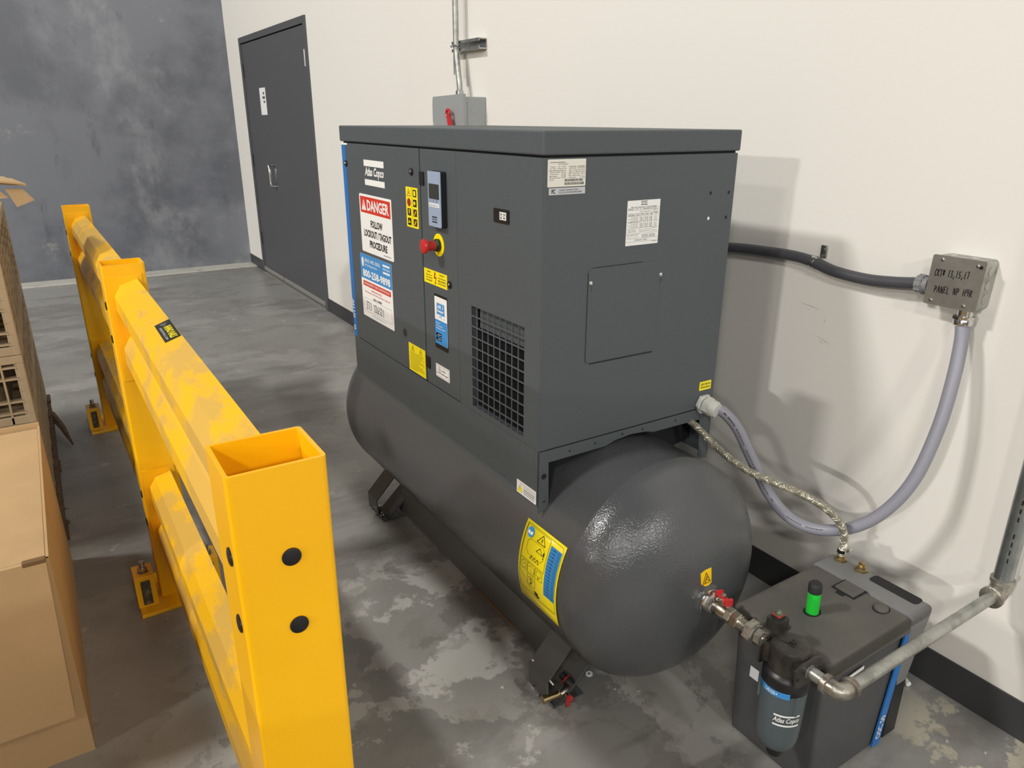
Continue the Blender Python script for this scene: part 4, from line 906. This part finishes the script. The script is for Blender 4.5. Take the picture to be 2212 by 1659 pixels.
mb = MB(); mb.prism(rrect(-0.0625, -0.0605, 0.0615, 0.0605, 0.005), FJ, 0.0, 0.0018); jc = obj('cover_plate', mb, BRUSH, jb)
mb = MB(); Fj = lambda u, v, n: FJ(u, v+0.06*u, n)
handwrite(mb, Fj, 'CKT# 13,15,17', -0.050, 0.013, 0.030, 0.0290, 0.0017, 0.0024); handwrite(mb, Fj, 'PANEL NP H4R', -0.043, -0.027, 0.047, -0.0115, 0.0017, 0.0024)
obj('handwriting', mb, INK, jc)
for u, v in ((-0.038, 0.050), (0.044, 0.047), (-0.045, -0.050), (0.033, -0.050)):
    mb = MB(); mb.lathe([(0, 0.0042), (0.002, 0.0038), (0.0028, 0.002)], FJ(u, v, 0.0018), (-1, 0, 0), 14); obj('cover_screw', mb, CHROM, jc)
mb = MB(); mb.lathe([(0, 0.0045), (0.0006, 0.0045)], FJ(0.051, 0.045, 0.0018), (-1, 0, 0), 14); obj('screw_slot', mb, CABD, jc)

# upper dark conduit
uc = thing('supply_conduit', 'dark grey flexible conduit sagging along the wall from behind the compressor', 'conduit', (-0.03, 1.4, 1.1))
pts = catmull([(-0.09, 2.15, 1.02), (-0.05, 1.90, 1.075), (-0.034, 1.68, 1.100), (-0.030, 1.533, 1.107), (-0.029, 1.440, 1.108), (-0.029, 1.375, 1.101), (-0.030, 1.307, 1.086), (-0.032, 1.209, 1.081), (-0.035, 1.13, 1.087), (-0.038, 1.061, 1.097)], 8)
mb = MB(); mb.tube(pts, 0.0155, 18)
obj('conduit', mb, FLEXD, uc)
mb = MB()
mb.lathe([(-0.002, 0.018), (0.002, 0.0225), (0.016, 0.0225), (0.018, 0.019), (0.030, 0.0185)], (-0.038, 1.066, 1.0965), (0, -1, 0.05), 20)
for i in range(12):
    a = 2*PI*i/12; mb.box(-0.038+0.0225*math.cos(a)-0.002, -0.038+0.0225*math.cos(a)+0.002, 1.048, 1.064, 1.097+0.0225*math.sin(a)-0.002, 1.097+0.0225*math.sin(a)+0.002)
obj('conduit_fitting', mb, mat('fitting_grey', (130, 130, 132), 0.5), uc)
cl = MB(); cl.lathe([(-0.009, 0.0175), (0.009, 0.0175)], (-0.029, 1.372, 1.1005), (0, -1, -0.2), 20); cl.lathe([(-0.004, 0.0185), (0.0, 0.0192), (0.004, 0.0185)], (-0.029, 1.372, 1.1005), (0, -1, -0.2), 20)
cl.box(-0.007, -0.0005, 1.354, 1.374, 1.112, 1.148, 0.002); cl.lathe([(0, 0.006), (0.004, 0.005)], (-0.0072, 1.364, 1.136), (-1, 0, 0), 6, False)
tag(obj('conduit_strap', cl, ZINC), 'zinc one-hole strap holding the dark conduit to the wall', 'strap')

# ================================================================ DISCONNECT SWITCH AND RISER
sw = thing('disconnect_switch', 'grey safety disconnect switch box on the wall behind the compressor', 'switch box', (0, 3.40, 1.2))
mb = MB(); mb.box(-0.112, -0.001, 3.252, 3.548, 1.16, 1.578, 0.003); sb = obj('enclosure', mb, ELGREY, sw)
mb = MB(); mb.prism([(-3.556, 1.16), (-3.246, 1.16), (-3.246, 1.590), (-3.556, 1.583), (-3.562, 1.55), (-3.562, 1.47), (-3.556, 1.44)], lambda u, v, n: (-0.112-n, -u, v), 0.0, 0.014); obj('hinged_cover', mb, ELGREY, sw)
mb = MB(); mb.box(-0.10, -0.03, 3.2505, 3.252, 1.25, 1.555, 0.0); obj('side_rib', mb, ELGREY, sw)
mb = MB(); mb.prism(circ(-0.062, 1.525, 0.022, 20), lambda u, v, n: (u, 3.2505-n, v), 0, 0.001); obj('knockout', mb, ELGREY, sw)
Fh = lambda u, v, n: (-0.150-n-0.0*v, 3.335-u*1.0, 1.505+v)
mb = MB(); ring = []
mb.tube([Vector(Fh(-0.018+0.016*math.cos(t*PI/8), 0.018*math.sin(t*PI/8), 0.0)) for t in range(17)], 0.0065, 8, cap=False)
mb.prism([(-0.022, -0.016), (0.002, -0.012), (0.045, -0.12), (0.002, -0.12)], Fh, -0.006, 0.006); obj('red_handle', mb, REDP, sw, label='red disconnect handle')
mb = MB(); mb.lathe([(0, 0.02), (0.03, 0.02)], (-0.126, 3.33, 1.40), (-1, 0, 0), 16); obj('handle_hub', mb, ELGREY, sw)
rc = thing('riser_conduit', 'thin galvanised conduit rising up the wall above the switch box', 'conduit', (-0.06, 3.4, 1.58))
mb = MB(); mb.tube(catmull([(-0.062, 3.395, 1.575), (-0.062, 3.395, 1.63), (-0.06, 3.415, 1.72), (-0.058, 3.43, 1.80), (-0.058, 3.43, 1.90), (-0.058, 3.43, 4.5)], 6), 0.0135, 16); obj('conduit', mb, GALV, rc)
mb = MB(); mb.lathe([(0, 0.019), (0.03, 0.019), (0.032, 0.015)], (-0.062, 3.395, 1.578), (0, 0, 1), 16); obj('conduit_connector', mb, ZINC, rc)
mb = MB()
mb.box(-0.041, -0.001, 3.24, 3.50, 1.783, 1.788); mb.box(-0.041, -0.001, 3.24, 3.50, 1.824, 1.829); mb.box(-0.004, -0.001, 3.24, 3.50, 1.788, 1.824)
mb.box(-0.044, -0.040, 3.24, 3.50, 1.783, 1.796); mb.box(-0.044, -0.040, 3.24, 3.50, 1.816, 1.829)
st = obj('strut_channel', mb, ZINC); tag(st, 'short zinc strut channel bracket high on the wall', 'bracket')
mb = MB(); mb.tube([(-0.058+0.016*math.cos(t*PI/8), 3.43+0.016*math.sin(t*PI/8), 1.806) for t in range(17)], 0.004, 8, cap=False); mb.lathe([(0, 0.005), (0.03, 0.005)], (-0.058, 3.45, 1.806), (0, 1, 0), 8); obj('pipe_clamp', mb, CHROM, st)

# ================================================================ GUARD RAIL
gr = thing('guard_rail', 'safety yellow steel guard rail with three posts and ribbed double rails', 'guard rail', (-1.70, 2.5, 0))
PH = 1.093
def post(x0, x1, y0, y1):
    t = 0.0055
    mb = MB(); r = 0.006
    out = rrect(x0, y0, x1, y1, r, 3); inn = rrect(x0+t, y0+t, x1-t, y1-t, 0.003, 3); k = len(out)
    vs = [(u, v, 0.006) for u, v in out]+[(u, v, PH) for u, v in out]+[(u, v, PH) for u, v in inn]+[(u, v, 0.006) for u, v in inn]
    fs = []
    for i in range(k):
        j = (i+1) % k; fs += [(i, j, k+j, k+i), (k+i, k+j, 2*k+j, 2*k+i), (2*k+i, 2*k+j, 3*k+j, 3*k+i)]
    mb.add(vs, fs); o = obj('post', mb, YPAINT, gr)
    mb = MB(); mb.box(x0-0.068, x1+0.068, y0-0.075, y1+0.06, 0.0, 0.012, 0.002); obj('base_plate', mb, YPAINT, o)
    # anchor lugs either side of the foot
    for s in (-1, 1):
        cx = (x0-0.040) if s < 0 else (x1+0.040)
        mb = MB(); mb.box(cx-0.030, cx+0.028, y0-0.030, y0+0.050, 0.112, 0.120, 0.001); mb.box(cx-0.030, cx-0.024, y0-0.030, y0+0.050, 0.012, 0.114); mb.box(cx+0.022, cx+0.028, y0-0.030, y0+0.050, 0.012, 0.114)
        mb.box(cx-0.024, cx+0.022, y0+0.02, y0+0.050, 0.012, 0.112)
        mb.box(cx-0.030, cx+0.028, y0-0.031, y0-0.026, 0.012, 0.114)
        obj('anchor_chair', mb, YPAINT, o)
        mb = MB(); mb.lathe([(0, 0.0085), (0.145, 0.0085)], (cx, y0+0.004, 0.012), (0, 0, 1), 14); mb.lathe([(0, 0.018), (0.003, 0.018)], (cx, y0+0.004, 0.120), (0, 0, 1), 18); mb.hex((cx, y0+0.004, 0.123), (0, 0, 1), 0.0145, 0.013)
        obj('anchor_bolt', mb, ZINC, o)
        mb = MB(); mb.box(cx-0.0145, cx+0.0125, y0-0.0350, y0-0.0312, 0.020, 0.106, 0.003); obj('anchor_strap', mb, mat('weathered_strap', (74, 66, 52), 0.5, rgb2=(120, 112, 92), vscale=70, mix=(0.5, 0.62), bump=0.6, bscale=160), o)
    return o
P1 = (-1.746, -1.625, 0.888, 0.996); P2 = (-1.752, -1.640, 2.385, 2.485); P3 = (-1.772, -1.660, 4.070, 4.175)
posts = [post(*P1), post(*P2), post(*P3)]
RZ = ((0.765, 1.052), (0.165, 0.452))
def rail(xa, ya, xb, yb, z0, z1):
    # section: two trapezoid ribs facing -X, flat back
    h = z1-z0
    sec = [(0.0, h), (0.045, h*0.955), (0.064, h*0.845), (0.064, h*0.70), (0.038, h*0.60), (0.038, h*0.44), (0.045, h*0.425), (0.064, h*0.315), (0.064, h*0.15), (0.045, h*0.045), (0.0, 0.0)]
    # thin-walled: offset copy inward
    t = 0.0035
    inner = [(max(0.0, x-t), (z-t if i < 5 else z+t) if True else z) for i, (x, z) in enumerate(sec)]
    inner = [(x-t if x > 0.001 else 0.0, min(max(z, t), h-t)) for x, z in sec]
    n = 14; vs = []; fs = []
    xr = 0.030
    k = len(sec)
    for j in range(2):
        X = (xa, xb)[j]; Y = (ya, yb)[j]
        vs += [(X+xr-x, Y, z0+z) for x, z in sec]+[(X+xr-x, Y, z0+z) for x, z in inner]
    for i in range(k-1):
        fs += [(i, i+1, 2*k+i+1, 2*k+i), (k+i+1, k+i, 3*k+i, 3*k+i+1)]
        fs += [(i, k+i, k+i+1, i+1), (2*k+i, 2*k+i+1, 3*k+i+1, 3*k+i)]
    fs += [(0, 2*k, 3*k, k), (k-1, 2*k-1, 4*k-1, 3*k-1)]
    mb = MB(); mb.add(vs, fs); o = obj('rail', mb, YDUST, gr)
    d = 1 if yb > ya else -1
    for X, Y, s in ((xa, ya, -1), (xb, yb, 1)):
        e = MB()
        e.box(X-0.048, X+0.044, Y+(0.0 if s < 0 else -0.004), Y+(0.004 if s < 0 else 0.0), z0-0.01, z1+0.012, 0.0008)
        obj('end_plate', e, YPAINT, o)
    return o
for (A, B) in ((P1, P2), (P2, P3)):
    xa = (A[0]+A[1])/2; xb = (B[0]+B[1])/2
    for z0, z1 in RZ: rl = rail(xa, A[3]+0.0005, xb, B[2]-0.0005, z0, z1)
# plugs
def plug(x, y, z, d, r=0.0122):
    mb = MB(); mb.lathe([(0, r), (0.0018, r*0.98), (0.003, r*0.7), (0.0032, r*0.1)], (x, y, z), d, 22); return mb
for p, P_ in zip(posts, (P1, P2, P3)):
    for z in (0.976, 0.878, 0.375, 0.277):
        yy = P_[2]+0.028
        obj('hole_plug', plug(P_[0]-0.0002, yy, z, (-1, 0, 0)), BLACK, p)
    if P_ is P1:
        for z in (0.969, 0.868, 0.36, 0.262): obj('hole_plug', plug((P_[0]+P_[1])/2+0.005, P_[2]-0.0002, z, (0, -1, 0)), BLACK, p)
# maker's sticker on the near top rail
zt = RZ[0][1]
Fst = lambda u, v, n: (-1.6955+u, 1.690+v, 1.052-0.0129*(0.035-u)/0.045+n)
mb = MB(); mb.prism([(0.000, 0.0), (0.033, 0.006), (0.033, 0.160), (0.000, 0.150)], Fst, 0.0005, 0.0013); stk = obj('rail_sticker', mb, mat('sticker_black', (34, 36, 30), 0.4), gr, label='black sticker with yellow lettering')
Frs = lambda u, v, n: Fst(v, 0.150-u, n)   # reads toward the near post
mb = MB(); text(mb, Frs, 'RHINO RAILS', 0.040, 0.013, 0.138, 0.028, n=0.0020, bold=0.035); obj('lettering', mb, YEL, stk)
mb = MB(); text(mb, Frs, 'RHINORAILS.COM', 0.038, 0.0045, 0.138, 0.0095, n=0.0020); obj('lettering', mb, SILV, stk)
mb = MB(); mb.add([Frs(u, v, 0.0020) for u, v in ((0.006, 0.012), (0.016, 0.008), (0.032, 0.014), (0.034, 0.022), (0.024, 0.020), (0.012, 0.027))], [(0, 1, 2, 3, 4, 5)]); obj('sticker_emblem', mb, GINK, stk)

# ================================================================ CARTON IN FRONT
cb = thing('cardboard_box', 'large plain brown cardboard box on the floor, nearest the guard rail', 'box', (-2.4, 2.25, 0))
bx0, bx1, by0, by1, bz = -2.90, -1.987, 1.822, 2.70, 0.555
t = 0.006
def wallq(name, pts, th_n, m=CARD, parent=cb):
    """a board: quad pts with thickness along th_n"""
    mb = MB(); n = Vector(th_n); a = [Vector(p) for p in pts]; mb.add(a+[p+n for p in a], [(0, 1, 2, 3), (7, 6, 5, 4), (0, 4, 5, 1), (1, 5, 6, 2), (2, 6, 7, 3), (3, 7, 4, 0)]); return obj(name, mb, m, parent)
wallq('front_wall', [(bx0, by0, 0.0), (bx1-0.0006, by0, 0.0), (bx1-0.0006, by0, bz), (bx0, by0, bz)], (0, t, 0))
mb = MB(); mb.prism([(by0+0.0006, 0.0), (by1+0.10, 0.0), (by1-0.0006, bz), (by0+0.0006, bz)], lambda u, v, n: (bx1-n, u, v), 0, t); obj('side_wall', mb, CARD, cb)
wallq('back_wall', [(bx0, by1, 0.0), (bx1, by1, 0.0), (bx1, by1, bz+0.012), (bx0, by1, bz+0.012)], (0, t, 0))
wallq('left_wall', [(bx0, by0, 0.0), (bx0, by1, 0.0), (bx0, by1, bz), (bx0, by0, bz)], (t, 0, 0))
# sunken inner flap and the long flap folded over the front
wallq('top_flap', [(bx0+t, by0+0.008, bz-0.012), (bx1-t-0.001, by0+0.008, bz-0.006), (bx1-t-0.001, by1-0.01, bz-0.010), (bx0+t, by1-0.01, bz-0.016)], (0, 0, t))
wallq('hanging_flap', [(bx0, by0-0.010, bz+0.002), (bx1-0.006, by0-0.010, bz+0.002), (bx1-0.020, by0-0.045, 0.150), (bx0, by0-0.045, 0.150)], (0, 0.006, 0.0005))
mb = MB(); mb.box(bx1-0.05, bx1-0.006, by0-0.012, by0+0.004, bz-0.004, bz+0.006, 0.001); obj('torn_corner', mb, CARDE, cb)

# carton stack added out of view to shade the floor by the rail
sc_ = thing('added_shade_stack', 'added block of brown cartons on a pallet, out of view at left, shading the floor', 'cartons', (-2.8, 0.3, 0))
mb = MB(); mb.box(-3.35, -2.20, -1.2, 1.42, 0.0, 0.12, 0.003); obj('pallet_base', mb, CARDE, sc_)
for k in range(2):
    for i in range(4):
        for q in range(2):
            mb = MB(); mb.box(-3.33+q*0.56, -3.33+q*0.56+0.553, -1.18+i*0.645, -1.18+i*0.645+0.638, 0.121+k*0.37, 0.121+k*0.37+0.366, 0.004); obj('carton', mb, CARD, sc_)

# ================================================================ PALLET AND CRATES
pal = thing('wooden_pallet', 'worn wooden pallet with splintered boards under the tan crates', 'pallet', (-2.55, 3.65, 0))
px0, px1, py0, py1 = -3.10, -1.985, 2.96, 4.36
for i in range(7):
    y = py0+0.10*0+i*(py1-py0-0.10)/6; mb = MB(); mb.box(px0, px1+random.uniform(-0.02, 0.0), y, y+0.10, 0.112, 0.130, 0.002); obj('plank', mb, WOOD, pal)
for x in (px0, (px0+px1)/2-0.02, px1-0.045):
    mb = MB(); mb.box(x, x+0.04, py0, py1, 0.020, 0.112, 0.002); obj('stringer', mb, WOOD, pal)
for y in (py0, (py0+py1)/2-0.05, py1-0.10): mb = MB(); mb.box(px0, px1, y, y+0.10, 0.0, 0.020, 0.002); obj('plank', mb, WOOD, pal)
for i in range(5):
    a = random.uniform(-0.7, 0.7); y = 2.97+random.uniform(0, 0.25); mb = MB(); mb.tube([(px1-0.02, y, 0.01+0.02*i % 0.1), (px1+0.006+0.010*random.random(), y+0.03*a, 0.012+0.013*i), ], 0.006, 5, radii=[0.007, 0.002]); obj('splinter', mb, WOOD, pal)
mb = MB(); mb.tube([(-1.990, 4.17, 0.085), (-1.955, 4.02, 0.060), (-1.925, 3.87, 0.020)], 0.012, 6, radii=[0.016, 0.015, 0.004], smooth=False); obj('broken_slat', mb, WOOD, pal)
def crate(z0, h, label, shift=0.0):
    c = thing('plastic_crate', label, 'crate', (-2.55, 3.6, z0), 'tan plastic crates stacked on the pallet')
    x0, x1, y0, y1 = -3.05, -2.000+shift, 2.955, 4.33
    w = 0.012
    mb = MB(); mb.box(x0, x1-0.07, y0+0.12, y1-0.01, z0+0.01, z0+h-0.012); obj('inner_wall', mb, CRATED, c)
    mb = MB(); mb.box(x0, x1, y0, y1, z0+h-0.028, z0+h, 0.003); obj('rim', mb, CRATE, c)
    mb = MB(); mb.box(x0, x1-0.002, y0+0.002, y1, z0, z0+0.03, 0.003); obj('base_rail', mb, CRATE, c)
    mb = MB()
    mb.box(x1-0.022, x1-0.001, y0+0.001, y0+0.022, z0, z0+h, 0.003); obj('corner_post', mb, CRATE, c)
    mb = MB(); mb.box(x1-0.022, x1-0.001, y1-0.022, y1-0.001, z0, z0+h, 0.003); obj('corner_post', mb, CRATE, c)
    # front lattice
    nz = max(3, int(round(h/0.075))); mb = MB()
    xs = [x1-0.012-0.056*i for i in range(0, 19)]
    for i, x in enumerate(xs): mb.box(x-0.003-(0.003 if i % 3 == 0 else 0), x+0.003, y0+0.002, y0+0.03, z0, z0+h)
    for j in range(1, nz*2):
        if (j*7) % 3 == 0 and j % 2: continue
        z = z0+h*j/(nz*2); mb.box(x0, x1-0.002, y0+0.003, y0+0.03, z-0.0035, z+0.0035)
    obj('front_lattice', mb, CRATE, c)['kind'] = 'stuff'
    # side lattice (faces the rail)
    mb = MB(); ny = 24
    for i in range(ny+1):
        y = y0+0.01+(y1-y0-0.02)*i/ny; d = 0.0 if i % 4 == 0 else 0.008; mb.box(x1-0.03, x1-d, y-0.004, y+0.004, z0, z0+h)
    for j in range(1, nz*2):
        z = z0+h*j/(nz*2); mb.box(x1-0.03, x1-0.003, y0, y1, z-0.0035, z+0.0035)
    obj('side_lattice', mb, CRATE, c)['kind'] = 'stuff'
    for y in (3.25, 3.65, 4.05): obj('side_boss', MB().lathe([(0, 0.03), (0.014, 0.03), (0.016, 0.024)], (x1-0.018, y, z0+h*0.55), (1, 0, 0), 16), CRATE, c)
    return c
crate(0.131, 0.349, 'tan slatted plastic crate at the bottom of the stack, directly on the pallet')
crate(0.481, 0.244, 'shallow tan plastic crate in the middle of the stack')
crate(0.726, 0.385, 'tall tan plastic lattice crate on top of the stack, under a carton')
# carton on the crates
ub = thing('open_carton', 'brown cardboard carton with splayed flap on top of the crate stack', 'box', (-2.5, 3.4, 1.112))
mb = MB(); mb.box(-3.0, -2.03, 2.99, 3.9, 1.112, 1.265, 0.003); obj('carton_body', mb, CARD, ub)
wallq('top_flap', [(-2.45, 2.93, 1.337), (-1.885, 3.02, 1.268), (-1.93, 3.42, 1.262), (-2.5, 3.42, 1.29)], (0, 0, 0.007), parent=ub)
wallq('top_flap', [(-2.45, 2.90, 1.352), (-1.905, 2.99, 1.276), (-1.95, 3.38, 1.272), (-2.5, 3.38, 1.31)], (0, 0, 0.006), parent=ub)
wallq('loose_flap', [(-1.945, 3.00, 1.262), (-1.898, 3.03, 1.258), (-1.872, 3.02, 1.222), (-1.922, 2.99, 1.205)], (0.001, 0.003, 0.001), parent=ub)
wallq('torn_liner', [(-2.08, 2.985, 1.262), (-1.97, 2.99, 1.268), (-1.94, 3.00, 1.235), (-2.06, 2.975, 1.228)], (0, 0.004, 0), parent=ub)

# ================================================================ DRAIN VALVE AND SMALL THINGS
dv = thing('drain_valve', 'brass drain valve with red wing handle beside the near tank foot', 'valve', (-0.93, 1.31, 0.03))
mb = MB(); mb.lathe([(0, 0.0115), (0.004, 0.0115), (0.005, 0.0095), (0.022, 0.0095)], (-0.984, 1.318, 0.052), (1, -0.10, 0), 20); mb.lathe([(0.020, 0.0085), (0.065, 0.0085)], (-0.984, 1.318, 0.052), (1, -0.10, 0), 16); obj('tail_piece', mb, YBRASS, dv)
mb = MB(); mb.lathe([(0, 0.008), (0.006, 0.011), (0.026, 0.0115), (0.032, 0.009), (0.045, 0.009)], (-0.936, 1.306, 0.056), (0.95, 0.2, 0.2), 18); mb.lathe([(0, 0.006), (0.020, 0.006)], (-0.923, 1.306, 0.058), (0.0, -1, -0.3), 12); obj('valve_body', mb, BRASS, dv)
mb = MB(); mb.lathe([(0, 0.010), (0.010, 0.0135), (0.020, 0.0135), (0.024, 0.010), (0.042, 0.010)], (-0.896, 1.308, 0.064), (-0.15, 1, 0.25), 18); obj('elbow_joint', mb, RUBB, dv)
mb = MB(); mb.lathe([(0.020, 0.0142), (0.023, 0.0142)], (-0.896, 1.308, 0.064), (-0.15, 1, 0.25), 18); obj('red_ring', mb, REDP, dv)
Fd = lambda u, v, n: (-0.922+u, 1.286-n-0.3*v, 0.045+v)
mb = MB(); mb.prism([(-0.009, 0.022), (-0.003, 0.026), (0.007, 0.015), (0.011, 0.003), (0.009, -0.009), (0.005, -0.026), (-0.002, -0.028), (-0.005, -0.011), (-0.011, 0.002), (-0.012, 0.012)], Fd, -0.003, 0.003); obj('wing_handle', mb, REDP, dv)
mb = MB(); mb.hex((-0.919, 1.284, 0.040), (0, -1, -0.2), 0.004, 0.007); obj('handle_screw', mb, CHROM, dv)
mb = MB(); mb.tube(catmull([(-0.957, 1.398, 0.110), (-0.955, 1.380, 0.105), (-0.948, 1.350, 0.085), (-0.938, 1.335, 0.066)], 5), 0.0022, 8); mb.box(-0.963, -0.953, 1.394, 1.404, 0.104, 0.113, 0.002)
tag(obj('cable_tie', mb, WHITE), 'white plastic cable tie at the near tank foot', 'cable tie')
mb = MB(); mb.lathe([(0, 0.0105), (0.0022, 0.0105)], (-0.784, 1.374, 0.0), (0, 0, 1), 22); ws = tag(obj('washer', mb, WHITE), 'pale round washer lying on the floor under the tank', 'washer')
mb = MB(); mb.lathe([(0, 0.003), (0.0003, 0.003)], (-0.784, 1.374, 0.0022), (0, 0, 1), 10); obj('washer_hole', mb, INK, ws)
mb = MB(); mb.tube([(-0.062, 0.862, 0.008), (-0.040, 0.905, 0.008)], 0.0075, 14); tag(obj('white_tube', mb, WHITE), 'short white plastic tube on the floor behind the separator', 'tube')
random.seed(3)
for (x, y, s, lb) in ((-1.02, 1.46, 0.006, 'pale chip on the floor left of the near tank foot'), (-0.97, 1.52, 0.005, 'pale chip on the floor just behind the near tank foot'), (-1.36, 1.35, 0.011, 'largest pale chip, on the dark floor near the yellow end post'),
        (-0.76, 1.29, 0.004, 'tiny pale chip on the floor in front of the washer'), (-0.71, 1.25, 0.005, 'tiny pale chip on the floor right below the tank dome'), (-0.165, 0.70, 0.006, 'pale chip on the floor right of the separator'), (-0.12, 0.63, 0.004, 'tiny pale chip by the wall base at bottom right'), (-1.62, 3.1, 0.006, 'pale chip on the floor beyond the middle yellow post')):
    a = random.uniform(0, 6.28); mb = MB(); k = 6
    mb.prism([(x+s*random.uniform(0.5, 1.1)*math.cos(a+i*PI/3), y+s*random.uniform(0.5, 1.1)*math.sin(a+i*PI/3)) for i in range(k)], lambda u, v, n: (u, v, n), 0, 0.002)
    tag(obj('debris_chip', mb, CURB), lb, 'debris', 'pale chips scattered on the floor')
